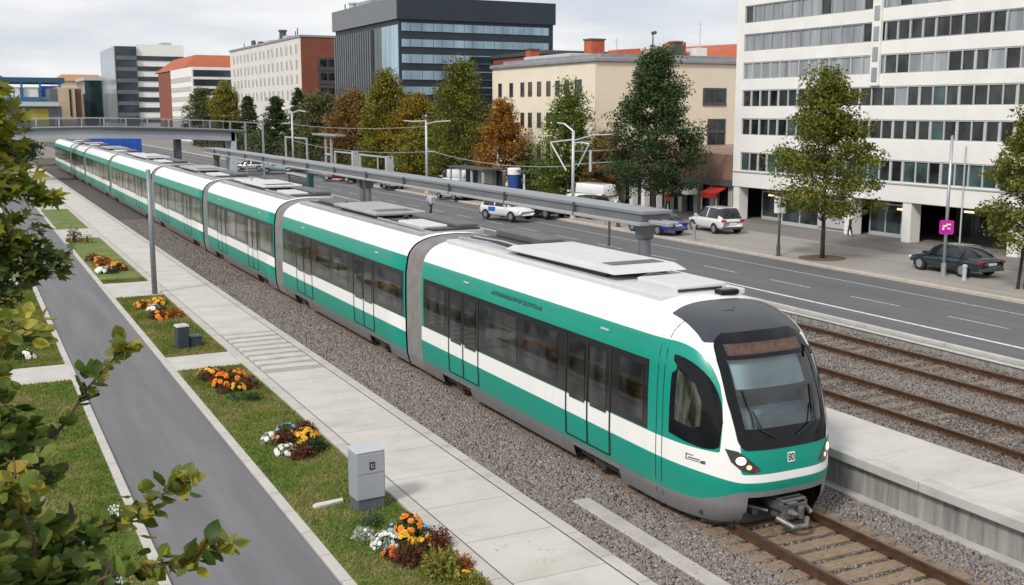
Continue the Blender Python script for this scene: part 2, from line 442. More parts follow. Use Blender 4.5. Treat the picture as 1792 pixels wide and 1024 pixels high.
# street
struct('street', MB().box(24.25, 32.55, -10, 330, -.1, 0), m_street)
mk = MB()
mk.box(26.3, 26.44, 8, 300, 0, .004)
struct('street_edge_line', mk, m_mark)
mk = MB()
for k in range(40):
    y = 9.2+k*4.4
    mk.box(28.35, 28.46, y, y+2.3, 0, .004)
mk.box(30.75, 30.85, -5, 300, 0, .004)
struct('street_lane_markings', mk, m_markw)
struct('pavement', MB().box(32.8, 60, -10, 75, -.1, .10), m_pave)
struct('plaza_paving', MB().box(38.6, 46, -10, 75, -.09, .106), m_pavedark)
struct('street_kerb', MB().box(32.55, 32.793, -10, 330, -.1, .115), M('kerb_granite', (.47, .42, .36), .8, 0, .15, 3), bevel=.02)
struct('track_bed_edge', MB().box(8.9, 9.22, -2, 15.35, -.1, .05), M('edge_slab', (.40, .375, .345), .85, 0, .15, 2.5, .3, 40), bevel=.02)
# low barrier wall between tram tracks and street
bw = thing('barrier_wall', 'low grey concrete barrier wall between the rusty tracks and the street', 'wall', (23.95, 0, 0))
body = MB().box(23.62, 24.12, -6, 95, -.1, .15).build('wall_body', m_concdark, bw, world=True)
cp = MB()
for k in range(34): cp.box(23.58, 23.72, -6+k*3, -3.03+k*3, .153, .19); cp.box(24.05, 24.2, -6+k*3, -3.03+k*3, .12, .24)
cp.build('coping', m_conc, bw, world=True, bevel=.015)

# island platform to the right of the train
pf = thing('island_platform', 'long pale concrete island platform right of the train', 'platform', (14.3, 0, 0))
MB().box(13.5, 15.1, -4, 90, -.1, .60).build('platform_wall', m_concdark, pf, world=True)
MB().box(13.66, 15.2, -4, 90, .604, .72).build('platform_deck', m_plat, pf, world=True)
ed = MB()
for k in range(47): ed.box(13.36, 13.655, -4+k*2, -2.012+k*2, .56, .728)
ed.build('edge_coping', m_conc, pf, world=True, bevel=.015)
MB().box(13.3, 13.499, -4, 90, -.1, .05).build('footing', m_conc, pf, world=True)

# ------------------------------------------------------------------ railway tracks
def track(label, xc, y0, y1, ztop, nsl, pitch=.58):
    t = thing('railway_track', label, 'track', (xc, 0, 0))
    for s in (-1, 1):
        x = xc+s*.7525
        mb = MB()
        mb.box(x-.072, x+.072, y0, y1, ztop-.14, ztop-.115)
        mb.box(x-.012, x+.012, y0, y1, ztop-.115, ztop-.04)
        mb.box(x-.036, x+.036, y0, y1, ztop-.04, ztop-.003)
        mb.add([(x-.03, y0, ztop), (x+.03, y0, ztop), (x+.03, y1, ztop), (x-.03, y1, ztop)], [(0,1,2,3)], 1)
        mb.build('rail', [m_rust, m_railtop], t, world=True)
    def slp(y, mb):
        h = ztop-.14; a = random.uniform(-.012, .012); zz = h-random.uniform(.002, .012)
        x0, x1 = xc-1.25, xc+1.25; b = .125
        mb.add([(x0,y-b-a,-.1),(x1,y-b+a,-.1),(x1,y+b+a,-.1),(x0,y+b-a,-.1),(x0,y-b-a,zz),(x1,y-b+a,zz),(x1,y+b+a,zz),(x0,y+b-a,zz)],
               [(0,3,2,1),(4,5,6,7),(0,1,5,4),(1,2,6,5),(2,3,7,6),(3,0,4,7)])
    y = y0+.3; k = 0; rest = MB()
    while y < min(y1, 70):
        if k < nsl:
            mb = MB(); slp(y, mb); mb.build('sleeper', m_tim, t, world=True, bevel=.012)
        else: slp(y, rest)
        y += pitch; k += 1
    if rest.v: o = rest.build('sleeper', m_tim, t, world=True); o['kind'] = 'stuff'
    return t
XC = 11.25
track('rusty railway track with timber sleepers running under the teal train', XC, 4, 150, .18, 34, .37)
track('rusty track beside the island platform, nearer of the two empty tracks', 18.5, 5, 150, .15, 60)
track('rusty empty track beside the barrier wall and street', 21.95, 5, 150, .15, 60)

# loose ballast stones on the nearer track beds
def stones(regions):
    P = []
    for x0, x1, a, b, dens in regions:
        n = int((x1-x0)*(b-a)*dens)
        P.append(np.stack([x0+(x1-x0)*RNG.random(n), a+(b-a)*RNG.random(n)**1.15, RNG.random(n)*.02], 1))
    P = np.concatenate(P); n = len(P)
    cube = np.array([[x, y, z] for z in (-1, 1) for x, y in ((-1,-1),(1,-1),(1,1),(-1,1))], float)
    v = cube[None]*(1+RNG.normal(size=(n, 8, 3))*.22)
    s = (.011+.011*RNG.random(n)**2)[:, None]*np.stack([1+.5*RNG.random(n), 1+.3*RNG.random(n), .75+.3*RNG.random(n)], 1)
    v *= s[:, None, :]
    u, w_, nz = rand_rot(n)
    v = np.einsum('nki,nij->nkj', v, np.stack([u, w_, nz], 1))+P[:, None, :]
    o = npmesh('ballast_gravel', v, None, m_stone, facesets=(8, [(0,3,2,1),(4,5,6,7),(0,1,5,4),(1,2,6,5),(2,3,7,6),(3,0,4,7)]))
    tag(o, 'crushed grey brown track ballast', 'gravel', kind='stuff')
stones([(8.27, 10.35, 8.5, 27, 800), (8.27, 10.35, 27, 42, 420), (8.27, 10.35, 42, 70, 150), (10.35, 12.15, 6.5, 14.5, 130), (12.2, 13.3, 7, 16, 800), (15.2, 17.7, 8.5, 26, 430),
        (17.7, 19.3, 8.5, 26, 170), (19.3, 21.2, 9, 28, 430), (21.2, 22.7, 10, 30, 170), (22.75, 23.6, 11, 32, 300)])

# ------------------------------------------------------------------ train
PZ = [.20, .30, .42, .5, .56, .62, .69, .76, .83, .9, .96, 1.03, 1.1, 1.2, 1.4, 1.5, 1.62, 1.8, 2.0, 2.2, 2.4, 2.6, 2.72, 2.8, 2.9, 2.98, 3.04, 3.1, 3.16, 3.22, 3.28, 3.33, 3.38, 3.42, 3.455, 3.48, 3.495, 3.5]
def prof_w(z):
    return float(np.interp(z, [.14, .3, .5, 1.03, 2.0, 2.6, 2.98, 3.1, 3.2, 3.28, 3.35, 3.41, 3.45, 3.48, 3.5], [1.27, 1.33, 1.38, 1.40, 1.40, 1.385, 1.32, 1.27, 1.19, 1.10, .98, .82, .64, .42, .0]))
def nose_tip(z):
    return float(np.interp(z, [.14, .3, .5, .9, 1.4, 1.7, 2.0, 2.3, 2.6, 2.8, 2.98, 3.1, 3.2, 3.28, 3.35, 3.41, 3.45, 3.48, 3.5],
                           [12.92, 12.74, 12.64, 12.58, 12.62, 12.69, 12.79, 12.92, 13.08, 13.21, 13.37, 13.52, 13.69, 13.87, 14.08, 14.31, 14.52, 14.76, 15.0]))
NE = 3.3
def front_pt(dx, z, off=0.):
    def f(dx, z):
        wv = max(prof_w(z), 1e-3); L = 15-nose_tip(z); q = min(abs(dx/wv), 1)
        return Vector((XC+dx, 15-L*(1-q**NE)**(1/NE), z))
    p = f(dx, z)
    if off:
        e = .01
        a = f(dx+e, z)-f(dx-e, z); b = f(dx, z+e)-f(dx, z-e)
        p = p+a.cross(b).normalized()*off
    return p
def side_pt(y, z, off=0., sgn=-1):
    wv = prof_w(z)
    if y < 15:
        L = 15-nose_tip(z); q = min((15-y)/L, 1); wv = wv*(1-q**NE)**(1/NE)
    return Vector((XC+sgn*(wv+off), y, z))
def patch(fn, poly, off, rings=6, n_per=6, m=0, mb=None, inner=0., bulge=0.):
    """A star-shaped outline in surface parameters, laid just proud of the body surface."""
    mb = mb or MB()
    pts = []
    for i in range(len(poly)):
        a = poly[i]; b = poly[(i+1) % len(poly)]
        for k in range(n_per): pts.append((a[0]+(b[0]-a[0])*k/n_per, a[1]+(b[1]-a[1])*k/n_per))
    cx = sum(p[0] for p in poly)/len(poly); cz = sum(p[1] for p in poly)/len(poly)
    vs = []; N = len(pts)
    for r in range(rings+1):
        t = inner+(1-inner)*r/rings
        for p in pts:
            vs.append(fn(cx+(p[0]-cx)*t, cz+(p[1]-cz)*t, off+bulge*(1-t*t)))
    fs = [(r*N+k, r*N+(k+1) % N, (r+1)*N+(k+1) % N, (r+1)*N+k) for r in range(rings) for k in range(N)]
    o = len(mb.v); mb.add(vs, fs, m)
    if inner == 0: pass
    return mb
def curve_pts(f, n): return [f(i/(n-1)) for i in range(n)]

# livery: white body, teal bands, grey skirt; the boundaries are signed distances carried by the mesh
def liverymat():
    m, nt, out = newmat('train_livery')
    p = nd(nt, 'ShaderNodeBsdfPrincipled'); lk(nt, p.outputs[0], out.inputs[0])
    def sd(name):
        a = nd(nt, 'ShaderNodeAttribute', attribute_name=name)
        return mathn(nt, 'ADD', mathn(nt, 'MULTIPLY', a.outputs['Fac'], -250.), .5, True)
    v = objco(nt); n1 = noise(nt, v, .7, 5, .6); n2 = noise(nt, objco(nt, (3, 3, .4)), 2.5, 5, .7)
    white = mixc(nt, n1, (.78, .78, .76), (.84, .84, .82))
    teal = mixc(nt, n1, (.0, .25, .185), (.001, .29, .215))
    grey = mixc(nt, n2, (.16, .165, .175), (.24, .245, .25))
    dark = mixc(nt, n1, (.030, .036, .045), (.045, .052, .062))
    c = mixc(nt, sd('sd_teal'), white, teal)
    c = mixc(nt, sd('sd_grey'), c, grey)
    c = mixc(nt, sd('sd_dark'), c, dark)
    dirt = mathn(nt, 'MULTIPLY', mathn(nt, 'SUBTRACT', n2, .5, True), .35)
    c = mixc(nt, dirt, c, (.20, .18, .16))
    sep = nd(nt, 'ShaderNodeSeparateXYZ'); lk(nt, v, sep.inputs[0])
    low = mathn(nt, 'MULTIPLY', mathn(nt, 'SUBTRACT', 1.0, sep.outputs[2]), .75, True)
    n5 = noise(nt, objco(nt, (5, 5, .8)), 1.6, 6, .65)
    c = mixc(nt, mathn(nt, 'MULTIPLY', low, mathn(nt, 'MULTIPLY', n5, .75)), c, (.13, .105, .085))
    lk(nt, c, p.inputs['Base Color'])
    lk(nt, mathn(nt, 'ADD', mathn(nt, 'MULTIPLY', n2, .2), .22), p.inputs['Roughness'])
    p.inputs['Specular IOR Level'].default_value = .35; p.inputs['Coat Weight'].default_value = .1; p.inputs['Coat Roughness'].default_value = .08
    lk(nt, bumpn(nt, noise(nt, v, 1.1, 2), .05, .03), p.inputs['Normal'])
    return m
m_liv = liverymat()
def sstep(a, b, x):
    t = min(max((x-a)/(b-a), 0), 1); return t*t*(3-2*t)
def livery(dx, y, z, cab):
    f = sstep(1.38, .8, abs(dx)) if cab and y < 14.2 else 0.
    zhi = 1.03-.10*f; zlo = .52+.25*f
    a = max(z-zhi, zlo-z)
    if cab and y < 14.1:
        q = (abs((14.1-y)/1.10)**2.3+max((z-1.38)/1.6, 0)**2.3)**(1/2.3)
        b = max(1.38-z, (q-1)*1.2)
    else: b = max(1.38-z, z-2.98)
    c = 9.
    if cab and y < 14: c = max(abs(dx)-.86, z-1.52, 1.06-z)
    teal = min(a, b, c)
    dark = 9.
    if cab: dark = max(abs(dx)-1.0, y-14.62+.12*abs(dx)**2, 3.0-z)
    return teal, z-zlo-.012, dark
m_ribbon = M('window_ribbon', (.014, .015, .017), .14, var=.15)
m_ribbon.node_tree.nodes['Principled BSDF'].inputs['Specular IOR Level'].default_value = .35
m_pane = glassmat('train_window', (.022, .023, .023), .05, .85, 1.6, (1, 1.2, .9), .38)
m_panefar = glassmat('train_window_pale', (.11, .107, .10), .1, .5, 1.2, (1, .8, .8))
m_doorline = M('door_seal', (.012, .013, .014), .5)
m_seam = M('panel_seam', (.12, .125, .13), .6)
m_bellow = M('gangway_bellows', (.20, .195, .19), .75, 0, .2, 3)
m_bogie = M('bogie_steel', (.045, .04, .037), .7, .3, .3, 6)
m_roofunit = M('roof_unit_white', (.55, .555, .56), .5, 0, .07, 1.5)
m_roofgrey = M('roof_unit_grey', (.10, .102, .106), .55, .1, .15, 2)
m_roofmid = M('roof_unit_mid', (.33, .335, .345), .5, .1, .15, 2)
m_roofdark = M('roof_recess', (.035, .036, .038), .6, 0, .2, 2)

train = thing('tram_train', 'long articulated white and teal tram train with lit headlights on the near track', 'train', (XC, 12.6, 0))
TL = Vector((XC, 12.6, 0))
def side_strip(mb, y0, y1, z0, z1, off, m=0, sgn=-1, ny=1, nz=5):
    vs = [side_pt(y0+(y1-y0)*i/ny, z0+(z1-z0)*j/nz, off, sgn) for j in range(nz+1) for i in range(ny+1)]
    fs = []
    for j in range(nz):
        for i in range(ny):
            f = (j*(ny+1)+i, j*(ny+1)+i+1, (j+1)*(ny+1)+i+1, (j+1)*(ny+1)+i)
            fs.append(f if sgn > 0 else f[::-1])
    return mb.add(vs, fs, m)
def thick_strip(mb, y0, y1, z0, z1, off, m=0, sgn=-1):
    side_strip(mb, y0, y1, z0, z1, off, m, sgn)
    for (a, b) in ((y0, y0), (y1, y1)):
        mb.add([side_pt(a, z0, -.01, sgn), side_pt(a, z1, -.01, sgn), side_pt(a, z1, off, sgn), side_pt(a, z0, off, sgn)], [(0,1,2,3)], m)
    for z in (z0, z1):
        mb.add([side_pt(y0, z, -.01, sgn), side_pt(y1, z, -.01, sgn), side_pt(y1, z, off, sgn), side_pt(y0, z, off, sgn)], [(0,1,2,3)], m)
def car_body(y0, y1, cab, cuts):
    """Loft: rows of constant z around the plan outline; returns mesh builder and livery attributes."""
    ys = sorted(set([round(y, 3) for y in np.linspace(15 if cab else y0, y1, 8)]+[c for ab in cuts for c in ab]))
    mb = MB(); A = [[], [], []]
    rows = []
    for z in PZ:
        row = [side_pt(y, z) for y in reversed(ys)]
        if cab:
            NT = 120
            wv = prof_w(z); L = 15-nose_tip(z)
            for k in range(1, NT):
                t = -math.pi/2+math.pi*k/NT
                s_, c_ = math.sin(t), math.cos(t)
                row.append(Vector((XC+wv*math.copysign(abs(s_)**(2/NE), s_), 15-L*c_**(2/NE), z)))
            row += [side_pt(y, z, 0, 1) for y in ys]
        else: row += [side_pt(y, z, 0, 1) for y in ys]
        rows.append(row)
    n = len(rows[0])
    vs = [p for r in rows for p in r]
    for p in vs:
        t, g, d = livery(p.x-XC, p.y, p.z, cab); A[0].append(t); A[1].append(g); A[2].append(d)
    fs = []
    for j in range(len(PZ)-1):
        for i in range(n-1):
            q = [vs[j*n+i], vs[j*n+i+1], vs[(j+1)*n+i+1], vs[(j+1)*n+i]]
            cxm = sum(p.x for p in q)/4-XC; cy = sum(p.y for p in q)/4; cz = sum(p.z for p in q)/4
            if cz < .42 and any(a < cy < b for a, b in cuts): continue
            if cab and cy < 14.2:
                if abs(cxm) < .80 and 1.62 < cz < 2.90 and cy < 13.6: continue
                if abs(cxm) < .74 and cz < .66 and cy < 13.2: continue
            fs.append((j*n+i, j*n+i+1, (j+1)*n+i+1, (j+1)*n+i))
    mb.add(vs, fs)
    # end walls
    for (yy, want) in ((y1, True), (y0, not cab)):
        if not want: continue
        l = [side_pt(yy, z) for z in PZ]+[side_pt(yy, z, 0, 1) for z in reversed(PZ[:-1])]
        o = len(mb.v); mb.add(l, [tuple(range(len(l)))], 0)
        for p in l:
            t, g, d = livery(p.x-XC, p.y, p.z, False); A[0].append(t); A[1].append(g); A[2].append(d)
    return mb, dict(sd_teal=A[0], sd_grey=A[1], sd_dark=A[2])

def wheelset(parent, y):
    b = MB()
    b.box(XC-1.15, XC+1.15, y-.62, y+.62, .22, .52)
    b.box(XC-1.24, XC-1.12, y-.7, y+.7, .26, .40); b.box(XC+1.12, XC+1.24, y-.7, y+.7, .26, .40)
    b.box(XC-1.27, XC-1.2, y-.18, y+.18, .2, .38)
    o = b.build('bogie', m_bogie, parent, world=True, bevel=.02)
    return o
def wheel(parent, y, x):
    mb = MB()
    for (x0, x1, r) in ((x-.06, x+.06, .28), (x-.09, x-.05, .15)):
        s = 20
        vs = [(xx, y+r*math.cos(2*math.pi*k/s), .18+.28+r*math.sin(2*math.pi*k/s)) for xx in (x0, x1) for k in range(s)]
        mb.add(vs, [(k, (k+1) % s, s+(k+1) % s, s+k) for k in range(s)]+[tuple(range(s-1, -1, -1)), tuple(range(s, 2*s))])
    return mb.build('wheel', M_wheel, parent, world=True)
M_wheel = M('wheel_steel', (.10, .085, .075), .5, .5, .3, 8)

joints = [(24.5, 25.6), (37.5, 38.6), (50.5, 51.6), (65.6, 66.8), (85.5, 86.9), (103.8, 105.3), (117.6, 119.0)]
car_ends = [(12.6, 24.5)]+[(joints[i][1], joints[i+1][0]) for i in range(len(joints)-1)]+[(joints[-1][1], 138.)]
for ci, (y0, y1) in enumerate(car_ends):
    cab = ci == 0; L = y1-y0; far = ci >= 3
    cuts = [(15.45, 17.05), (21.7, 23.3)] if cab else [(y0+1.3, y0+2.9), (y1-2.9, y1-1.3)]
    car = None
    mb, at = car_body(y0, y1, cab, cuts)
    car = mb.build('carriage', m_liv, train, smooth=True, world=True, attrs=at)
    # --- ribbon and openings
    ra = 14.55 if cab else y0+.12; rb = y1-.14
    for sgn in (-1, 1):
        sm = MB(); thick_strip(sm, ra, rb, 1.40, 2.58, .006, sgn=sgn)
        sm.build('window_band', m_ribbon, car, world=True, smooth=False)
    if cab:
        wins = [(14.68, 15.42), (17.62, 19.0), (19.32, 20.8), (23.05, 24.1)]; doors = [(15.72, 17.28), (21.2, 22.82)]
    elif ci == 1:
        wins = [(25.85, 27.6), (30.2, 31.6), (31.95, 33.35), (36.15, 37.2)]; doors = [(28.0, 29.7), (33.9, 35.7)]
    else:
        k = L/12.
        wins = [(y0+a*k, y0+b*k) for a, b in ((.35, 2.0), (4.5, 5.9), (6.2, 7.6), (10.2, 11.5))]; doors = [(y0+a*k, y0+b*k) for a, b in ((2.5, 4.1), (8.1, 9.8))]
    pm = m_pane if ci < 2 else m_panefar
    for a, b in wins:
        pm_ = MB(); thick_strip(pm_, a, b, 1.52, 2.46, .011)
        o = pm_.build('window', pm, car, world=True)
        if ci < 3:
            bm_ = MB(); side_strip(bm_, a+.03, b-.03, 2.2, 2.215, .014); bm_.build('window_bar', m_doorline, car, world=True)
    for a, b in doors:
        mid = (a+b)/2; dm = MB()
        for y in (a, mid, b): thick_strip(dm, y-.022, y+.022, .60, 2.56, .013, 0)
        thick_strip(dm, a+.022, b-.022, .585, .61, .012, 0)
        for p, q in ((a+.13, mid-.1), (mid+.1, b-.13)): thick_strip(dm, p, q, 1.34, 2.44, .012, 1)
        dm.build('door', [m_doorline, pm], car, world=True)
    # small details on the teal frieze
    if ci < 3:
        for yy in (y0+2.2 if not cab else 16.0, y1-2.6):
            MB().box(XC-1.372, XC-1.33, yy-.13, yy+.13, 2.80, 2.84).build('marker_lamp', m_lgrey, car, world=True, bevel=.01)
    if ci < 4:
        sk_ = MB(); n_ = 7
        for q_ in range(1, n_):
            ys_ = (14.6 if cab else y0)+(y1-(14.6 if cab else y0))*q_/n_
            if any(a-.1 < ys_ < b+.1 for a, b in cuts): ys_ = min(((a, b) for a, b in cuts), key=lambda ab: abs(sum(ab)/2-ys_))[1]+.12
            side_strip(sk_, ys_-.006, ys_+.006, .16, .50, .003, 0, -1, 1, 3)
        side_strip(sk_, (14.6 if cab else y0+.05), y1-.05, .515, .528, .003, 0, -1, 40, 1)
        sk_.build('panel_seam', m_seam, car, world=True)
    # --- running gear
    for a, b in cuts:
        c = (a+b)/2; wheelset(car, c)
        if ci < 3:
            wheel(car, c-.5, XC-.98); wheel(car, c+.5, XC-.98)
    MB().box(XC-1.18, XC+1.18, (13.3 if cab else y0+.1), y1-.1, .30, .60).build('underframe', m_roofdark, car, world=True)
    # --- roof equipment
    def hatch(name, x0, x1, a, b, z0, z1, mm, bev=.05):
        mbx = MB(); mbx.box(x0, x1, a, b, z0, z1); return mbx.build(name, mm, car, world=True, bevel=bev)
    if cab:
        MB().box(XC-.80, XC+1.0, 15.1, 24.3, 3.40, 3.515).build('roof_deck', m_roofunit, car, world=True, bevel=.03)
        hatch('roof_unit_base', XC-.55, XC+.85, 17.3, 21.0, 3.50, 3.60, m_roofdark, .01)
        # big white cooling unit: wedge ends
        u = MB(); x0, x1 = XC-.72, XC+.95
        u.add([(x0,16.75,3.63),(x1,16.75,3.63),(x1,21.3,3.60),(x0,21.3,3.60),(x0+.06,17.1,3.74),(x1-.06,17.1,3.74),(x1-.06,21.0,3.72),(x0+.06,21.0,3.72)],
              [(0,3,2,1),(4,5,6,7),(0,1,5,4),(1,2,6,5),(2,3,7,6),(3,0,4,7)])
        u.build('cooling_unit', m_roofunit, car, world=True, bevel=.03)
        MB().box(XC-.45, XC+.7, 17.2, 17.6, 3.735, 3.748).build('vent_grille', m_roofgrey, car, world=True)
        hatch('front_roof_box', XC-.45, XC+.62, 15.15, 16.4, 3.44, 3.64, m_roofunit, .04)
        hatch('vent_slot', XC-.42, XC+.5, 15.13, 15.16, 3.535, 3.575, m_black, 0)
        hatch('horn_box', XC+.22, XC+.60, 14.75, 15.0, 3.47, 3.58, m_gloss, .04)
        hatch('roof_recess', XC-.2, XC+1.0, 21.5, 24.2, 3.516, 3.56, m_roofdark, .01)
        hatch('equipment_box', XC+.45, XC+1.0, 21.6, 24.1, 3.56, 3.72, m_roofgrey, .03)
        for xx in (XC-.5, XC-.1): MB().tube([(xx, 21, 3.56), (xx, 22.6, 3.60), (xx, 24.2, 3.56)], .03, 6).build('roof_conduit', m_grey, car, world=True)
        MB().tube([(XC-.3,16.6,3.56),(XC+.1,16.7,3.62),(XC+.6,16.6,3.56)], .03, 6).build('roof_conduit', m_dgrey, car, world=True)
    else:
        MB().box(XC-.82, XC+1.0, y0+.3, y1-.3, 3.40, 3.512).build('roof_deck', m_roofmid, car, world=True, bevel=.03)
        l = L/12
        hatch('roof_recess', XC-.4, XC+.95, y0+.5*l, y0+3.8*l, 3.513, 3.56, m_roofdark, .01)
        hatch('equipment_box', XC-.55, XC+.2, y0+.9*l, y0+2.7*l, 3.53, 3.63, m_roofunit, .04)
        hatch('equipment_box', XC+.35, XC+.95, y0+.6*l, y0+3.9*l, 3.53, 3.66, m_roofgrey, .04)
        hatch('roof_unit_base', XC-.5, XC+.8, y0+4.5*l, y0+7.9*l, 3.513, 3.60, m_roofdark, .01)
        hatch('cooling_unit', XC-.68, XC+.92, y0+4.2*l, y0+8.2*l, 3.60, 3.70, m_roofmid if ci % 2 else m_roofunit, .04)
        MB().box(XC-.45, XC+.65, y0+4.5*l, y0+5.2*l, 3.695, 3.708).build('vent_grille', m_roofgrey, car, world=True)
        hatch('roof_recess', XC-.55, XC+.95, y0+8.3*l, y0+11.4*l, 3.513, 3.535, m_roofdark, .01)
        if ci < 5:
            for xx in (XC-.62, XC+.9): MB().tube([(xx, y0+.6*l, 3.55), (xx, y0+4.1*l, 3.56)], .03, 6).build('roof_conduit', m_grey, car, world=True)
            for yy in (y0+3.2*l, y0+8.6*l): MB().lathe((XC-.1, yy, 3.535), [(.05, 0), (.09, .04), (.05, .08), (.09, .12), (.04, .17)], 8).build('insulator', m_bogie, car, world=True)
        hatch('equipment_box', XC-.4, XC+.7, y0+9.0*l, y0+10.8*l, 3.54, 3.62, m_roofgrey if ci % 2 else m_roofunit, .05)
for (a, b) in joints:
    mb = MB(); nb = max(8, int((b-a)/.11)); ring = PZ+[]
    ys = np.linspace(a-.02, b+.02, nb*2+1)
    prof = lambda k: [Vector((XC-(prof_w(z)*.99-k), 0, max(z-k*.7, .16))) for z in PZ]+[Vector((XC+(prof_w(z)*.99-k if z < 3.499 else 0), 0, max(z-k*.7, .16))) for z in reversed(PZ[:-1])]
    vs = []; n = 0
    for i, y in enumerate(ys):
        r = prof(.055 if i % 2 else .012); n = len(r)
        vs += [(p.x, y, p.z) for p in r]
    mb.add(vs, [(i*n+k, i*n+k+1, (i+1)*n+k+1, (i+1)*n+k) for i in range(len(ys)-1) for k in range(n-1)])
    mb.build('gangway', m_bellow, train, world=True)

# --- cab front
car = train.children[0]
ws = [(-.86, 1.50), (.86, 1.50), (.93, 2.2), (.90, 2.75), (.84, 3.07), (.45, 3.12), (0, 3.135), (-.45, 3.12), (-.84, 3.07), (-.90, 2.75), (-.93, 2.2)]
gl = [(-.76, 1.76), (.76, 1.76), (.82, 2.2), (.80, 2.72), (0, 2.76), (-.80, 2.72), (-.82, 2.2)]
def grid_patch(fn, zs, lo, hi, nx, off, mb, skip=None, m=0):
    vs = []; 
    for z in zs:
        a, b = lo(z), hi(z)
        vs += [fn(a+(b-a)*i/nx, z, off) for i in range(nx+1)]
    fs = []
    for j in range(len(zs)-1):
        for i in range(nx):
            if skip and skip((i+.5)/nx, (zs[j]+zs[j+1])/2): continue
            fs.append((j*(nx+1)+i, j*(nx+1)+i+1, (j+1)*(nx+1)+i+1, (j+1)*(nx+1)+i))
    return mb.add(vs, fs, m)
def wsw(z): return float(np.interp(z, [1.44, 1.5, 1.6, 2.2, 2.75, 2.95, 3.05, 3.12], [.80, .86, .89, .945, .935, .90, .83, .67]))
zs = [1.44, 1.48, 1.54, 1.6, 1.68, 1.76]+list(np.linspace(1.85, 2.70, 12))+[2.76, 2.83, 2.9, 2.96, 3.02, 3.07, 3.12]
sur = grid_patch(front_pt, zs, lambda z: -wsw(z), wsw, 40, .008, MB(), skip=lambda u, z: 1.76 < z < 2.76 and .07 < u < .93)
sur.build('windscreen_surround', m_gloss, car, world=True, smooth=True)
g = grid_patch(front_pt, list(np.linspace(1.74, 2.78, 14)), lambda z: -wsw(z)*.885, lambda z: wsw(z)*.885, 24, .002, MB())
g.build('windscreen', clearglass('windscreen_glass', (.72, .82, .84), .10), car, world=True, smooth=True)
# cab interior
cabin = MB()
cabin.box(XC-1.05, XC+1.05, 13.95, 14.0, 1.0, 2.9); cabin.box(XC-.9, XC+.9, 13.1, 14.0, 1.0, 1.05)
cabin.box(XC-1.0, XC-.96, 13.5, 14, 1., 2.7); cabin.box(XC+.96, XC+1.0, 13.5, 14, 1., 2.7)
cabin.build('cab_interior', m_dgrey, car, world=True)
sky_panel = grid_patch(front_pt, [2.36, 2.5, 2.62, 2.82], lambda z: -.80, lambda z: .66, 12, -.10, MB())  # pale panel behind the glass, painting in its sky reflection
sky_panel.build('sky_reflection_panel', M('sky_reflection_tone', (.52, .60, .62), .8, var=.05), car, world=True, smooth=True)
dsh = MB(); dsh.add([front_pt(-.85, 1.66, -.04), front_pt(.85, 1.66, -.04), (XC+.85, 13.42, 1.90), (XC-.85, 13.42, 1.90)], [(0,1,2,3)])
dsh.build('dashboard', M('dash_plastic', (.33, .38, .42), .6, var=.1), car, world=True)
MB().box(XC-.85, XC+.85, 13.42, 13.46, 1.5, 1.90).build('dash_front', m_black, car, world=True); MB().box(XC-.25, XC+.25, 13.75, 13.9, 1.5, 2.35).build('driver_seat', m_dgrey, car, world=True, bevel=.05)
# destination sign with LED dots
sg = grid_patch(front_pt, list(np.linspace(2.815, 2.975, 5)), lambda z: -.76, lambda z: .70, 30, .012, MB())
sg.build('destination_sign', M('sign_glass', (.055, .036, .032), .45, var=.2, scale=6), car, world=True, smooth=True)
led = MB(); x = -.72
while x < .64:
    wl = random.choice((.03, .04, .05))
    for cxk in range(2):
        if random.random() < .85:
            xx = x+cxk*wl*.7; h0 = random.choice((2.835, 2.85)); h1 = random.choice((2.955, 2.93, 2.9))
            led.add([front_pt(xx, h0, .015), front_pt(xx+.012, h0, .015), front_pt(xx+.012, h1, .015), front_pt(xx, h1, .015)], [(0,1,2,3)])
    if random.random() < .6:
        zc = random.choice((2.84, 2.895, 2.945))
        led.add([front_pt(x, zc, .0155), front_pt(x+wl*.7, zc, .0155), front_pt(x+wl*.7, zc+.013, .0155), front_pt(x, zc+.013, .0155)], [(0,1,2,3)])
    x += wl+.02
led.build('destination_text', emitmat('led_orange', (.62, .30, .21), .42), car, world=True)
# headlights
for s in (-1, 1):
    out_ = [(s*1.04, 1.46), (s*.90, 1.43), (s*.76, 1.32), (s*.57, 1.13), (s*.70, 1.09), (s*.86, 1.13), (s*.98, 1.26)]
    if s > 0: out_ = out_[::-1]
    hl = patch(front_pt, out_[::-1], .012, 5, 4).build('headlight', M('headlight_housing', (.05, .05, .055), .2), car, world=True, smooth=True)
    for (cx_, cz_, r_, e_) in ((s*.86, 1.285, .066, 5.), (s*.755, 1.185, .040, 2.)):
        disc = [(cx_+r_*math.cos(t)*(1 if s < 0 else 1), cz_+r_*math.sin(t)) for t in np.linspace(0, 2*math.pi, 13)[:-1]]
        patch(front_pt, disc, .018, 2, 1, bulge=.012).build('lamp_lens', emitmat('headlight_lit', (1, .74, .42), e_*.55), car, world=True, smooth=True)
    rl = [(s*.66, 1.112), (s*.60, 1.132), (s*.63, 1.165), (s*.69, 1.155)]
    patch(front_pt, rl if s < 0 else rl[::-1], .017, 2, 2).build('tail_lens', m_taillight, car, world=True)
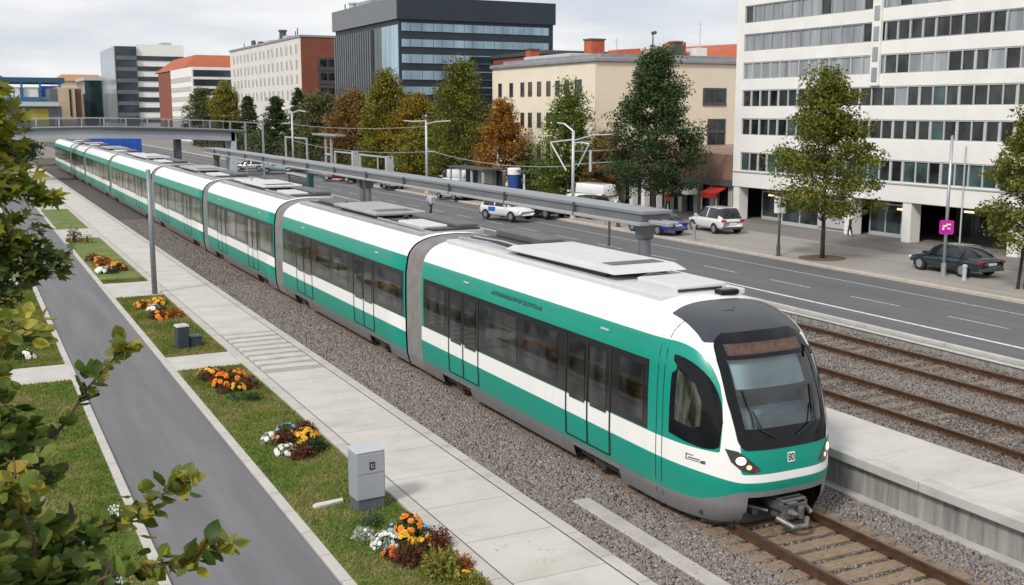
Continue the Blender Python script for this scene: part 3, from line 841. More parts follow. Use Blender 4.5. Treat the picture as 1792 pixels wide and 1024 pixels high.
# logo plate: white rounded square with two dark letters
lg = [(-.075, 1.20), (.045, 1.20), (.06, 1.215), (.06, 1.345), (.045, 1.36), (-.075, 1.36), (-.09, 1.345), (-.09, 1.215)]
patch(front_pt, lg, .012, 3, 3).build('logo_plate', m_white, car, world=True)
def glyph(mb, rects, ox, oz, sx, sz, fn=front_pt, off=.016):
    for a, b, c, d in rects:
        mb.add([fn(ox+a*sx, oz+b*sz, off), fn(ox+c*sx, oz+b*sz, off), fn(ox+c*sx, oz+d*sz, off), fn(ox+a*sx, oz+d*sz, off)], [(0,1,2,3)])
lt = MB()
Bg = [(0,0,.25,1), (.25,0,.8,.17), (.25,.42,.8,.58), (.25,.83,.8,1), (.75,.12,1,.47), (.75,.53,1,.88)]
Dg = [(0,0,.25,1), (.25,0,.75,.17), (.25,.83,.75,1), (.72,.12,1,.88)]
glyph(lt, Bg, -.072, 1.225, .058, .11); glyph(lt, Dg, -.007, 1.225, .055, .11)
lt.build('logo_letters', m_gloss, car, world=True)
# wipers
for s, base, tip_, mid_ in ((-1, (-.28, 1.60), (-.70, 2.32), (-.52, 1.72)), (1, (.12, 1.60), (.62, 2.30), (.42, 1.74))):
    wp = MB()
    wp.tube([front_pt(base[0], base[1], .03), front_pt(mid_[0], mid_[1], .05), front_pt((mid_[0]+tip_[0])/2+s*.02, (mid_[1]+tip_[1])/2, .05)], .014, 6)
    wp.tube([front_pt(mid_[0]+s*.12, 1.78, .03), front_pt((mid_[0]+tip_[0])/2+s*.05, 2.02, .035), front_pt(tip_[0], tip_[1], .03)], .017, 6)
    wp.build('wiper', m_black, car, world=True)
mbm = MB(); mbm.tube([front_pt(.80, 2.86, .01), front_pt(.80, 2.78, .07), front_pt(.78, 2.70, .09)], .03, 6); mbm.build('camera_pod', m_black, car, world=True)
# side cab windows
for s in (-1, 1):
    fn = (lambda y, z, off=0., s=s: side_pt(y, z, off, s))
    arc = [(14.06-1.07*math.cos(t)**(2/2.3), 1.44+1.34*math.sin(t)**(2/2.3)) for t in np.linspace(R(8), R(84), 12)]
    poly = [(13.97, 1.5)]+[(13.6, 1.44), (13.25, 1.405), (13.08, 1.425), (13.01, 1.47)]+arc[1:]+[(13.97, 2.77)]
    if s > 0: poly = poly[::-1]
    patch(fn, poly[::-1], .010, 10, 3).build('cab_window', m_gloss, car, world=True, smooth=True)
    inner = [(13.84, 1.74), (13.45, 1.68), (13.3, 1.76), (13.34, 2.1), (13.5, 2.38), (13.84, 2.56)]
    if s > 0: inner = inner[::-1]
    patch(fn, inner[::-1], .014, 6, 4).build('cab_window_pane', glassmat('cab_pane', (.05, .055, .045), .05, .8, 3, (1, 3, .6)), car, world=True, smooth=True)
# cab seams, side lettering
sm = MB()
for yy in (14.14, 14.30): side_strip(sm, yy-.008, yy+.008, .2, 3.02, .004, 0, -1, 1, 12)
for k in range(10):
    z = 3.02+k*.045; 
    if z < 3.42: side_strip(sm, 14.132, 14.148, z, z+.045, .003, 0, -1, 1, 1)
sm.build('body_seam', m_doorline, car, world=True)
tx = MB(); y = 20.6
while y > 18.35:
    wl = random.uniform(.05, .09)
    for (a, b, c, d) in random.sample([(0,0,.3,1), (0,.75,1,1), (0,0,1,.25), (.7,0,1,1), (0,.4,1,.62)], 3):
        side_strip(tx, y-wl*c, y-wl*a, 2.755+.085*b, 2.755+.085*d, .005, 0, -1, 1, 1)
    y -= wl+.028
tx.build('side_lettering', M('letter_dark', (.01, .05, .045), .5), car, world=True)
tx = MB()
for (a, b, c, d) in ((13.55, 1.16, 13.57, 1.26), (13.25, 1.16, 13.55, 1.172), (13.3, 1.19, 13.52, 1.21), (13.42, 1.24, 13.55, 1.256), (13.2, 1.15, 13.28, 1.2)):
    side_strip(tx, a, c, b, d, .006, 0, -1, 2, 1)
tx.build('side_emblem', m_dgrey, car, world=True)
# coupler and its recess
cpz = MB(); cpz.box(XC-.80, XC+.80, 13.35, 13.4, .12, .76); cpz.box(XC-.80, XC+.80, 12.85, 13.35, .70, .74); cpz.box(XC-.82, XC-.78, 12.95, 13.4, .12, .74); cpz.box(XC+.78, XC+.82, 12.95, 13.4, .12, .74)
cpz.build('coupler_recess', m_black, car, world=True)
cpl = MB()
cpl.tube([(XC, 13.35, .42), (XC, 12.7, .42)], .10, 10)
cpl.box(XC-.17, XC+.17, 12.36, 12.72, .27, .56)
cpl.box(XC-.22, XC+.22, 12.30, 12.36, .30, .54)
cpl.box(XC-.22, XC+.24, 12.30, 12.68, .575, .62); cpl.box(XC-.19, XC-.02, 12.2, 12.3, .575, .61)
cpl.box(XC-.25, XC-.20, 12.30, 12.66, .44, .574); cpl.box(XC+.22, XC+.27, 12.30, 12.66, .44, .574)
cpl.tube([(XC-.07, 12.29, .42), (XC-.07, 12.14, .42)], [.075, .02], 10)
cpl.lathe((XC+.10, 12.27, .30), [(.06, 0), (.06, .2)], 10)
cpl.tube([(XC-.26, 12.4, .32), (XC-.12, 12.16, .22), (XC+.08, 12.10, .23), (XC+.2, 12.22, .3)], .05, 8)
cpl.tube([(XC+.3, 12.95, .50), (XC+.36, 12.5, .42), (XC+.42, 12.36, .30)], .045, 8)
cpl.tube([(XC-.5, 13.3, .55), (XC-.46, 12.85, .40), (XC-.24, 12.62, .36)], .035, 8)
cpl.tube([(XC+.5, 13.3, .58), (XC+.46, 12.9, .36), (XC+.2, 12.66, .34)], .03, 8)
cpl.box(XC-.36, XC+.36, 12.95, 13.1, .24, .32); cpl.box(XC-.42, XC-.30, 12.78, 13.0, .26, .40)
slot = MB()
for q_ in range(3): slot.box(XC-.19, XC+.21, 12.34+.11*q_, 12.385+.11*q_, .618, .624)
slot.v = [(x_, y_+.20, z_) for x_, y_, z_ in slot.v]; slot.build('coupler_slots', m_black, car, world=True)
cpl.v = [(x_, y_+.20, z_) for x_, y_, z_ in cpl.v]; cpl.build('coupler', M('coupler_steel', (.20, .195, .19), .45, .6, .3, 9), car, world=True, bevel=.02)
vl = []
for k in range(15):
    dx = -.9+1.8*k/14
vl = MB(); pts = [front_pt(-1.05+2.1*k/14, .2) for k in range(15)]
vl.add([(p.x, p.y+.22, .10) for p in pts]+[(p.x, p.y+.25, .30) for p in pts], [(k, k+1, 15+k+1, 15+k) for k in range(14)])
vl.build('obstacle_deflector', m_dgrey, car, world=True, smooth=True)

# ------------------------------------------------------------------ buildings
m_cream = M('cream_render', (.78, .69, .55), .85, 0, .05, .5, .1, 20)
m_brick = M('red_brick', (.23, .072, .045), .85, 0, .12, .8, .3, 14)
m_brown = M('brown_cladding', (.25, .15, .11), .8, 0, .08, .6)
m_darkclad = M('dark_cladding', (.016, .028, .042), .5, 0, .15, .4)
m_navyglass = glassmat('navy_glass', (.02, .032, .045), .08, .4, .25)
m_fin = M('grey_fin', (.13, .15, .17), .4, .3, .15, .8)
m_band = glassmat('pale_band_glass', (.24, .36, .45), .12, .3, .35, (1, 1, .2))
m_wmull = M('window_mullion', (.56, .57, .57), .5, .1, .05)
m_blindsky = glassmat('blind_sky_reflection', (.30, .32, .345), .15, .25, .9, (1, 1.5, .15))  # grey blinds; on upper rows the tone paints in reflected sky
m_wdark = glassmat('window_dark', (.03, .034, .035), .06, .6, 1., (1, 1, .6))
m_wteal = glassmat('window_teal', (.05, .085, .085), .06, .5, .8)
m_curtain = M('pale_curtain', (.50, .50, .48), .8, 0, .15, 3)
m_shop = glassmat('shop_glass', (.035, .05, .05), .05, .7, .6)

# --- white office block (things: wall, windows, columns, shop fronts)
X0 = 42.0; YB, YA = 53.35, 24.0
ob = thing('office_building', 'white seven storey office block with ribbon windows and open ground floor', 'building', (X0, 40, 0))
rows = [(3.08, 4.18), (5.2, 6.18), (6.86, 7.84), (8.46, 9.44), (10.1, 11.08), (11.72, 12.72), (13.36, 14.34), (15.0, 16.0)]
wl = MB()
wl.box(X0+.22, X0+16, YA, YB, 2.1, 17.5)
zprev = 2.1
for a, b in rows:
    wl.box(X0, X0+.217, YA, YB-.003, zprev, a); zprev = b
wl.box(X0, X0+.217, YA, YB-.003, zprev, 17.5)
wl.box(X0-.001, X0+.218, YB-.62, YB+.05, 2.098, 17.5)
MB().box(X0+5, X0+15.9, YA, YB-.2, 0, 2.097).build('ground_floor', m_black, ob, world=True)
wl.build('wall', m_offwhite, ob, world=True, bevel=.02)
bays = 12; bw_ = (YB-.66-YA)/bays
for ri, (a, b) in enumerate(rows):
    for k in range(bays):
        y0 = YA+k*bw_; y1 = y0+bw_
        fr = MB()
        fr.box(X0+.03, X0+.12, y0, y1, a, a+.05); fr.box(X0+.03, X0+.12, y0, y1, b-.05, b)
        for i in range(3):
            yy = y0+i*bw_/3
            fr.box(X0+.02, X0+.12, yy-.028, yy+.028, a+.052, b-.052)
        fo = fr.build('window', m_wmull if ri < 4 else m_grey, ob, world=True)
        left = y0 > 42
        for i in range(3):
            r_ = random.Random(ri*1000+k*10+i); v = r_.random()
            if ri == 0: ch = 3 if v < .7 else 1
            elif ri < 3: ch = 1 if v < .85 else (0 if v < .93 else 3)
            elif left: ch = 0 if v < .92 else 1
            else: ch = 0 if v < .35+.1*(ri > 4) else 1
            mm = (m_blindsky, m_wdark, m_curtain, m_wteal)[ch]
            ya = y0+i*bw_/3+.029; yb = y0+(i+1)*bw_/3-.029
            gm = MB(); gm.box(X0+.09, X0+.13, ya, yb, a+.052, b-.052)
            if ch == 1 and r_.random() < .6: gm.box(X0+.075, X0+.092, ya, ya+.13, a+.053, b-.053, 1)
            gm.build('pane', [mm, m_curtain], fo, world=True)
sh = MB(); sh.box(X0-.16, X0-.003, 41.75, 42.35, 7.9, 17.4)
sh.build('service_shaft', m_offwhite, ob, world=True)
sp = MB()
for k in range(9): sp.box(X0-.2, X0-.163, 41.85, 42.2, 8.1+k*1.02, 8.8+k*1.02)
sp.build('shaft_panel', m_blindsky, ob, world=True)
MB().tube([(X0-.06, 36.1, .1), (X0-.06, 36.1, 5.0)], .04, 8).build('downpipe', m_lgrey, ob, world=True)
MB().box(X0-.05, X0-.002, YA, YB, 2.98, 3.05).build('sill_band', m_lgrey, ob, world=True)
for y in (53.05, 43.55, 39.55, 33.3, 27.6):
    MB().box(X0+.05, X0+.75, y-.28, y+.28, .1, 2.097).build('column', m_offwhite, ob, world=True, bevel=.02)
for (a, b, xs) in ((43.9, 46.2, 42.5), (46.3, 49.3, 42.5), (49.4, 52.4, 43.6), (39.9, 43.2, 43.3), (33.7, 39.2, 45.2), (27.9, 33.0, 45.2)):
    fr = MB(); n = max(2, int((b-a)/1.1))
    for i in range(n+1):
        yy = a+(b-a)*i/n; fr.box(xs-.04, xs+.04, yy-.035, yy+.035, .1, 2.09)
    fr.box(xs-.035, xs+.035, a, b, .1, .3); fr.box(xs-.035, xs+.035, a, b, 1.75, 1.83)
    fo = fr.build('shop_front', m_lgrey if xs < 45 else m_dgrey, ob, world=True)
    MB().box(xs-.01, xs+.01, a+.04, b-.04, .3, 2.08).build('pane', m_shop, fo, world=True)
MB().box(42.35, 42.42, 44.0, 46.15, .3, 1.0).build('display_panel', m_lgrey, ob, world=True)
MB().box(44.0, 46.9, YB-.45, YB-.35, .1, 2.09).build('side_wall', m_offwhite, ob, world=True)
MB().box(X0+.2, X0+5, YA, YB-.05, 2.06, 2.092).build('soffit', m_lgrey, ob, world=True)
m_arc = emitmat('arcade_lamp', (1, .74, .45), 1.6)
for x_, y, w_ in ((43.2, 40.9, .3), (45.1, 38.3, .3), (45.1, 35.6, .55), (45.1, 34.5, .3), (43.5, 51.3, .4)):
    MB().box(x_-.09, x_-.05, y-w_, y+w_, 1.56, 1.66).build('wall_light', m_arc, ob, world=True)

# --- brown podium with shops between the white block and the cream building
pod = thing('shop_podium', 'low brown clad shop row with dark openings and white piers beside the white office block', 'building', (43, 62, 0))
MB().box(42.0, 43.2, 53.45, 71.3, 2.45, 4.0).box(42.6, 56, 53.45, 71.3, 2.1, 3.95).build('wall', m_brown, pod, world=True)
MB().box(41.85, 43.1, 53.45, 71.3, 2.05, 2.447).build('canopy', m_dgrey, pod, world=True)
MB().box(44.5, 55, 53.5, 71.2, 0, 2.09).build('shop_interior', m_black, pod, world=True)
for i, y in enumerate((53.75, 55.6, 57.3, 59.0, 60.5, 61.9, 63.4, 64.9, 66.5, 68.2, 70)):
    MB().box(42.15, 42.6, y-.2, y+.2, 0, 2.04).build('pier', m_offwhite if i > 4 else m_conc, pod, world=True)
for a, b in ((53.95, 55.4), (55.8, 57.1), (57.5, 58.8), (59.2, 60.3), (60.7, 61.7), (62.1, 63.2), (63.6, 64.7), (65.1, 66.3)):
    MB().box(42.7, 42.74, a, b, .05, 2.04).build('shop_window', m_shop, pod, world=True)
aw = thing('awning', 'red shop awning at the corner of the white office block', 'awning', (42, 54.7, 0))
q = MB(); q.add([(42.1,53.9,2.0),(42.1,55.5,2.0),(41.2,55.5,1.62),(41.2,53.9,1.62),(41.2,55.5,1.3),(41.2,53.9,1.3)], [(0,1,2,3),(3,2,4,5)])
q.add([(42.1,53.9,1.97),(42.1,55.5,1.97),(41.22,55.5,1.59),(41.22,53.9,1.59)], [(3,2,1,0)])
q.build('canvas', m_red, aw, world=True)
for y_ in (53.95, 55.45): MB().tube([(41.25,y_,1.35),(41.25,y_,.1)], .04, 6).build('awning_post', m_lgrey, aw, world=True)
hood = thing('dome_canopy', 'white rounded shop canopy left of the red awning', 'canopy', (42, 57.6, 0))
mb = MB(); vs = []; n = 10
for i in range(n+1):
    t = math.pi*i/n
    for j in range(5):
        p = math.pi/2*j/4
        vs.append((42.0-.8*math.sin(p), 57.7+.85*math.cos(t)*1.0, 1.35+.65*math.sin(t)*math.cos(p)))
mb.add(vs, [(i*5+j, i*5+j+1, (i+1)*5+j+1, (i+1)*5+j) for i in range(n) for j in range(4)])
mb.build('canvas', m_white, hood, world=True, smooth=True)
MB().tube([(41.2, 57.7, 1.35), (42, 57.7, 1.35)], .03, 6).build('frame', m_lgrey, hood, world=True)

# --- cream building
cr = thing('cream_building', 'long cream rendered building with small square windows and red roof chimneys', 'building', (49, 80, 0))
MB().box(43, 57, 71.4, 89.2, 0, 10.3).build('wall', m_cream, cr, world=True)
MB().box(42.8, 57.1, 71.2, 89.4, 10.303, 10.62).build('roof', m_zinc, cr, world=True, bevel=.05)
MB().box(43.8, 56.5, 72, 88.6, 10.623, 10.95).build('roof_step', m_zinc, cr, world=True)
def win(parent, p0, p1, axis, face, rev=.1, pane=m_wdark, frame=m_dgrey, mull=1):
    """one window: a proud frame with the pane set inside it; axis 'x' = facade of constant x, 'y' = constant y."""
    (a0, z0), (a1, z1) = p0, p1; f = MB(); t = max(.05, (a1-a0)*.07)
    def bx(mb, u0, u1, d0, d1, z0_, z1_):
        if axis == 'x': mb.box(face-d1, face-d0, u0, u1, z0_, z1_)
        else: mb.box(u0, u1, face-d1, face-d0, z0_, z1_)
    bx(f, a0-t, a0, .0, .05, z0-t, z1+t); bx(f, a1, a1+t, 0, .05, z0-t, z1+t)
    bx(f, a0, a1, 0, .05, z1, z1+t); bx(f, a0-t, a1+t, .0, .08, z0-t*1.8, z0-.003)
    for i in range(1, mull): bx(f, a0+(a1-a0)*i/mull-t/3, a0+(a1-a0)*i/mull+t/3, .012, .045, z0, z1)
    fo = f.build('window', frame, parent, world=True)
    g = MB(); bx(g, a0, a1, .002, .012, z0, z1); g.build('pane', pane, fo, world=True)
for y in (73.9, 75.7, 77.2, 78.7, 80.3, 81.9, 83.3, 85.4, 87.6):
    wd = .55 if y > 74.5 else .9
    win(cr, (y-wd/2, 7.95), (y+wd/2, 8.97), 'x', 43)
    if y < 84 or y > 86: win(cr, (y-wd/2, 5.38), (y+wd/2, 6.45), 'x', 43)
    win(cr, (y-wd/2, 2.8), (y+wd/2, 3.85), 'x', 43)
win(cr, (53.1, 7.3), (55.1, 8.3), 'y', 71.4, mull=2); win(cr, (53.6, 3.95), (55.15, 5.0), 'y', 71.4, mull=2)
win(cr, (53.6, 5.1), (55.15, 5.9), 'y', 71.4, mull=2)
def chimney(label, x, y, sx, sy, z0, z1, m):
    c = thing('chimney_stack', label, 'chimney', (x, y, z0))
    MB().box(x-sx/2, x+sx/2, y-sy/2, y+sy/2, z0, z1).build('stack', m, c, world=True)
    MB().box(x-sx/2-.08, x+sx/2+.08, y-sy/2-.08, y+sy/2+.08, z1+.003, z1+.12).build('cap', m_roofred if m is not m_roofred else m_dgrey, c, world=True)
chimney('large orange red chimney block on the cream building roof', 48.4, 80.6, 1.3, 1.2, 10.95, 12.5, m_roofred)
chimney('small rusty chimney at the left end of the cream roof', 46.4, 88, .9, .9, 10.95, 12.0, m_roofred)
chimney('dark vent stack beside the red roofs on the cream building', 56.3, 80, .8, .8, 10.9, 12.5, m_dgrey)
rr = thing('red_roof_house', 'red tiled roofs with dormer behind the cream building', 'house', (62, 86, 0))
MB().box(57.5, 72, 84, 96, 0, 11.0).build('wall', m_cream, rr, world=True)
q = MB(); q.add([(57.3,83.8,11.0),(72,83.8,11.0),(72,96,11.0),(57.3,96,11.0),(59.5,89.5,12.5),(72,89.5,13.4)], [(0,1,5,4),(1,2,5),(2,3,4,5),(3,0,4)])
q.build('roof', m_roofred, rr, world=True)
q = MB(); q.add([(58.6,84.5,11.2),(60.6,84.5,11.2),(60.6,84.5,12.9),(58.6,87,11.9),(60.6,87.5,13.1)], [(0,1,2),(0,2,4,3),(1,4,2)]); q.build('dormer_roof', m_brick, rr, world=True)
MB().box(61.4, 62.6, 83.95, 86, 11.1, 12.4).build('dormer', m_white, rr, world=True)
lr = thing('roof_pavilion', 'low orange and grey rooftop housings on the cream building', 'rooftop housing', (50, 78, 10.95))
MB().add([(48.6,77.3,10.96),(51,77.3,10.96),(51,79,10.96),(48.6,79,10.96),(48.8,77.5,11.6),(51,77.5,11.75),(51,79,11.75),(48.8,79,11.6)], [(0,3,2,1),(4,5,6,7),(0,1,5,4),(1,2,6,5),(2,3,7,6),(3,0,4,7)]).build('red_housing', m_roofred, lr, world=True)
MB().box(51.2, 53.4, 77.4, 79.2, 10.96, 11.55).build('pale_housing', m_offwhite, lr, world=True)
MB().box(44.5, 48, 78, 86, 10.953, 11.25).build('pale_housing', m_lgrey, lr, world=True, bevel=.05)
bk = thing('dark_roof_building', 'dark flat roof building half hidden behind the cream building', 'building', (62, 106, 0))
MB().box(57, 70, 105, 118, 0, 12.7).build('wall', m_brick, bk, world=True); MB().box(56.8, 70.2, 104.8, 118.2, 12.703, 13.1).build('roof', m_dgrey, bk, world=True)
def mast(label, x, y, z0, z1, head=False, r=.05):
    t = thing('roof_mast', label, 'antenna', (x, y, z0))
    MB().tube([(x,y,z0),(x,y,z1)], [r, r*.6], 6).build('pole', m_dgrey if head else m_lgrey, t, world=True)
    if head: MB().tube([(x-.1,y,z1+.02),(x+.3,y,z1+.1)], .14, 8).build('head', m_dgrey, t, world=True)
    else: MB().box(x-.2, x+.2, y-.02, y+.02, z1-.35, z1-.31).build('crossbar', m_lgrey, t, world=True)
mast('dark roof mast with a camera head on the cream building', 53.9, 80, 10.9, 13.2, True, .08)
mast('thin pale roof aerial nearest to the white office block', 61.8, 84, 11.5, 14.8)
mast('thin short aerial between orange housings and the dark vent', 51.5, 82, 10.9, 12.9)

# --- dark glass block
dk = thing('dark_office_building', 'large dark blue grey office block with pale window bands and vertical fins', 'building', (55, 130, 0))
MB().box(45.3, 65.2, 118.3, 141.5, 0, 19.2).build('wall', m_darkclad, dk, world=True)
MB().box(45, 65.4, 118, 141.8, 16.9, 19.4).build('parapet', m_darkclad, dk, world=True)
MB().box(44.9, 44.997, 118.02, 141.7, 16.9, 19.38).build('parapet_panel', M('parapet_grey', (.17, .185, .20), .5, .1, .08), dk, world=True)
for a, b in ((15.62, 16.52), (13.87, 14.71), (12.05, 13.03), (10.2, 11.2), (8.5, 9.4), (6.8, 7.6)):
    bd = MB(); x = 45.6
    i = 0
    while x < 64.4:
        w_ = 1.4 if i % 3 else 1.1; w_ = min(w_, 64.6-x); bd.box(x, x+w_-.06, 118.2, 118.297, a, b); x += w_; i += 1
    bd.build('window_band', m_band if a > 8 else m_navyglass, dk, world=True)
    if a < 12.1:
        MB().box(50+4*(a > 9), 64, 118.15, 118.19, a+.1, b-.1).build('dark_pane', m_navyglass, dk, world=True)
for a, b, h0 in ((118.4, 126.5, 6.5),):
    for k in range(6):
        y = a+(b-a)*k/6
        MB().box(45.2, 45.297, y+.04, y+(b-a)/6-.04, h0, 16.3).build('glass_panel', m_band if k < 4 else m_navyglass, dk, world=True)
for k in range(17):
    y = 127+k*.86
    MB().box(44.95, 45.297, y, y+.42, 6.3, 16.2).build('fin', m_fin, dk, world=True)
MB().box(45.25, 45.298, 118.4, 141.3, 4.9, 6.2).build('base_glass', m_navyglass, dk, world=True)
rp_ = thing('rooftop_plant', 'grey plant and vents on the dark office block roof', 'rooftop plant', (48, 135, 19.4))
MB().box(46.5, 49, 131, 136, 19.4, 20.2).build('housing', m_grey, rp_, world=True); MB().lathe((46.4, 137.5, 19.4), [(.5, 0), (.5, .7), (.6, .75), (.6, .95)], 10).build('fan', m_lgrey, rp_, world=True)
MB().tube([(46.2, 140, 19.4), (46.2, 140, 20.4)], .08, 6).build('flue', m_dgrey, rp_, world=True)

# --- white gridded block with red brick end
gb = thing('gridded_building', 'white block with rows of slit windows and a red brick end wall', 'building', (52, 180, 0))
MB().box(45, 46.9, 157.2, 203, 0, 17.2).box(46.9, 60, 157.6, 203, 0, 17.0).build('wall', M('white_concrete', (.68, .655, .61), .85, 0, .05, .3), gb, world=True)
MB().box(45.02, 60, 157.0, 157.197, 0, 17.19).build('end_wall', m_brick, gb, world=True)
MB().box(44.85, 60.1, 156.9, 203.2, 17.203, 17.5).build('roof', m_zinc, gb, world=True)
m_slit = M('slit_window', (.33, .30, .27), .6, 0, .2, 1.5)
for a, b in ((14.95, 16.3), (12.75, 14.1), (10.65, 11.95), (8.3, 9.75)):
    for k in range(16):
        y = 159.2+k*2.7
        f = MB(); t_ = .5 if k % 2 else -.3
        f.add([(44.97,y,a),(44.97,y+.75,a),(44.97,y+.75+t_*.5,b),(44.97,y+t_*.5,b)], [(0,1,2,3)])
        f.add([(44.93,y-.25,a-.05),(44.93,y-.05,a-.05),(44.93,y-.05+t_*.5,b),(44.93,y-.25+t_*.5,b)], [(0,1,2,3)], 1)
        f.build('window', [m_slit, m_white], gb, world=True)
for a, b in ((13.05, 14.05), (11.08, 12.1), (8.93, 9.95), (6.8, 7.8)):
    win(gb, (47.8, a), (52.2, b), 'y', 156.995, mull=4)
rp2 = thing('rooftop_plant', 'row of pipes tanks and vents on the white gridded block roof', 'rooftop plant', (46, 175, 17.5))
MB().box(46, 48.5, 168, 173, 17.5, 18.1).build('housing', m_lgrey, rp2, world=True); MB().box(46, 47.5, 178, 182, 17.5, 18.0).build('housing', m_lgrey, rp2, world=True)
MB().lathe((46.2, 171, 17.5), [(.55, 0), (.55, 1.3), (.7, 1.35), (.7, 1.6)], 10).build('fan', m_dgrey, rp2, world=True)
MB().lathe((46.2, 190, 17.5), [(.4, 0), (.4, .9), (.3, 1.1)], 10).build('fan', m_dgrey, rp2, world=True)
MB().lathe((46.2, 185, 17.5), [(.5, 0), (.5, .6)], 10).build('fan', m_dgrey, rp2, world=True)
for x_, y_, h_ in ((46, 162, 1.3), (46.4, 164.5, 1.0), (46, 196, .9)): MB().tube([(x_, y_, 17.5), (x_, y_, 17.5+h_)], .08, 6).build('flue', m_dgrey, rp2, world=True)

# --- lower white block with red end, dark banded face
lb = thing('banded_building', 'white and dark banded block with red brick left end and orange roof', 'building', (50, 260, 0))
MB().box(45, 57, 240.2, 266, 0, 15.9).build('wall', m_offwhite, lb, world=True)
MB().box(44.9, 57, 266.003, 283, 0, 15.6).build('brick_wing', m_brick, lb, world=True)
for k in range(5): MB().box(44.93, 44.997, 241, 265.5, 4.6+k*2.1, 5.6+k*2.1).build('pale_band', M('pale_grey_band', (.50, .48, .45), .8, 0, .06), lb, world=True)
for k in range(6): MB().box(45.3, 57, 240.1, 240.197, 4.2+k*1.95, 5.55+k*1.95).build('dark_band', m_navyglass, lb, world=True)
q = MB(); q.add([(45,250,15.9),(60,250,15.9),(60,290,15.9),(45,290,15.9),(49,256,19.2),(60,256,19.2),(60,284,19.2),(49,284,19.2)], [(0,1,5,4),(1,2,6,5),(2,3,7,6),(3,0,4,7),(4,5,6,7)])
q.build('roof', M('orange_roof', (.36, .095, .042), .8, 0, .12, .3), lb, world=True)

# --- tall grey glass block with white banded wing
tg = thing('glass_tower', 'grey and navy glass block with a white banded wing far along the street', 'building', (50, 380, 0))
MB().box(45, 51.4, 363, 400, 3, 26.6).build('wall', m_navyglass, tg, world=True)
MB().box(44.8, 44.997, 362.8, 400, 3, 26.5).build('grey_glass_side', glassmat('grey_glass', (.24, .28, .31), .15, .2, .1, metal=.2), tg, world=True)
for k in range(6): MB().box(45.2, 51.4, 362.8, 362.997, 5+k*3.5, 6.2+k*3.5).build('pale_band', m_fin, tg, world=True)
MB().box(51.5, 66, 364, 400, 0, 27.4).build('wing', m_white, tg, world=True)
for k in range(7): MB().box(51.6, 66, 363.8, 363.997, 3.2+k*3.2, 4.6+k*3.2).build('dark_band', m_navyglass, tg, world=True)
MB().box(60, 63, 368, 380, 27.4, 28.3).build('roof_box', m_grey, tg, world=True)

# --- farther left skyline
db = thing('dark_teal_block', 'dark teal glass block left of the grey glass block', 'building', (44, 425, 0))
MB().box(41.2, 47.5, 420, 450, 0, 17.5).build('wall', glassmat('teal_dark_glass', (.03, .05, .055), .1, .4, .15), db, world=True); MB().box(41, 48, 419.8, 450, 17.503, 18.6).build('roof', m_lgrey, db, world=True)
tb = thing('tan_block', 'tan and brick narrow block above the footbridge', 'building', (33, 405, 0))
MB().box(30.5, 36, 400, 420, 0, 14.6).build('wall', M('tan_render', (.55, .43, .30), .8, 0, .1, .2), tb, world=True)
MB().box(28.2, 30.497, 399.9, 420, 0, 14.2).build('stair_wing', m_fin, tb, world=True); MB().box(34.2, 34.8, 399.8, 399.997, 5, 14).build('window_slot', m_wdark, tb, world=True)
MB().box(36.003, 38.2, 401, 420, 0, 14.2).build('brick_wing', M('brown_brick', (.20, .11, .07), .85), tb, world=True)
obk = thing('orange_roof_hall', 'hall with a shallow orange tiled roof on the far skyline', 'building', (40, 470, 0))
MB().box(36, 54, 470, 500, 0, 18.5).build('wall', m_cream, obk, world=True)
MB().add([(35,469,18.5),(55,469,18.5),(55,501,18.5),(35,501,18.5),(39,485,21.5),(53,485,21.5)], [(0,1,5,4),(1,2,5),(2,3,4,5),(3,0,4)]).build('roof', M('orange_tile', (.40, .19, .09), .8, 0, .15, .3), obk, world=True)
st = thing('blue_framed_hall', 'blue steel framed hall with pale cladding at the far left of the skyline', 'building', (23, 430, 0))
MB().box(8, 34, 426, 450, 0, 15).build('wall', M('pale_cladding', (.66, .72, .78), .7, 0, .08, .1), st, world=True)
m_bsteel = M('blue_steel', (.03, .15, .32), .5, .1, .2, .2)
MB().box(6, 35, 424, 452, 16.6, 18.4).build('roof', M('teal_roof_edge', (.02, .09, .17), .6), st, world=True)
fr = MB()
for x in (9, 14.6, 20.5, 26.5, 33): fr.box(x, x+.7, 424.2, 425, 0, 16.597)
for a, b in ((8, 33),): fr.box(a, b, 424.3, 424.9, 9, 11)
fr.build('frame', m_bsteel, st, world=True)
for k, (x0, x1) in enumerate(((15.6, 18), (18.6, 20.2), (21.4, 26.2))): MB().box(x0, x1, 425.2, 425.9, 11.6, 14.6).build('window', m_white, st, world=True)
MB().box(26.9, 32.8, 425, 425.9, 12.2, 15.5).build('blue_panel', m_blue, st, world=True)
MB().box(33.1, 40, 426, 440, 0, 13).build('side_wing', m_offwhite, st, world=True)
yb = thing('yellow_shed', 'low yellow and grey sheds just above the left end of the bridge', 'building', (24, 380, 0))
MB().box(14, 30, 380, 395, 0, 8.2).build('wall', m_fin, yb, world=True); MB().box(20.5, 26, 379.8, 379.997, 0, 7.4).build('door_panel', M('yellow_panel', (.35, .30, .04), .7, 0, .2, .3), yb, world=True)
MB().box(8, 29, 378.5, 396, 8.203, 9.6).build('roof', m_lgrey, yb, world=True)
# blue hoarding behind the tail of the train
bh = thing('site_hoarding', 'bright blue sheet hoarding beyond the train under the footbridge', 'hoarding', (17, 150, 0))
mb = MB()
for k in range(9): mb.box(13.2+k*.9, 14.08+k*.9, 150, 150.08+.05*(k % 2), 0, 3.55-.02*(k % 3))
mb.build('sheet_panels', m_blue, bh, world=True)
MB().box(13.2, 21.3, 150.2, 150.3, .4, .5).box(13.2, 21.3, 150.2, 150.3, 2.6, 2.7).build('rail', m_grey, bh, world=True)

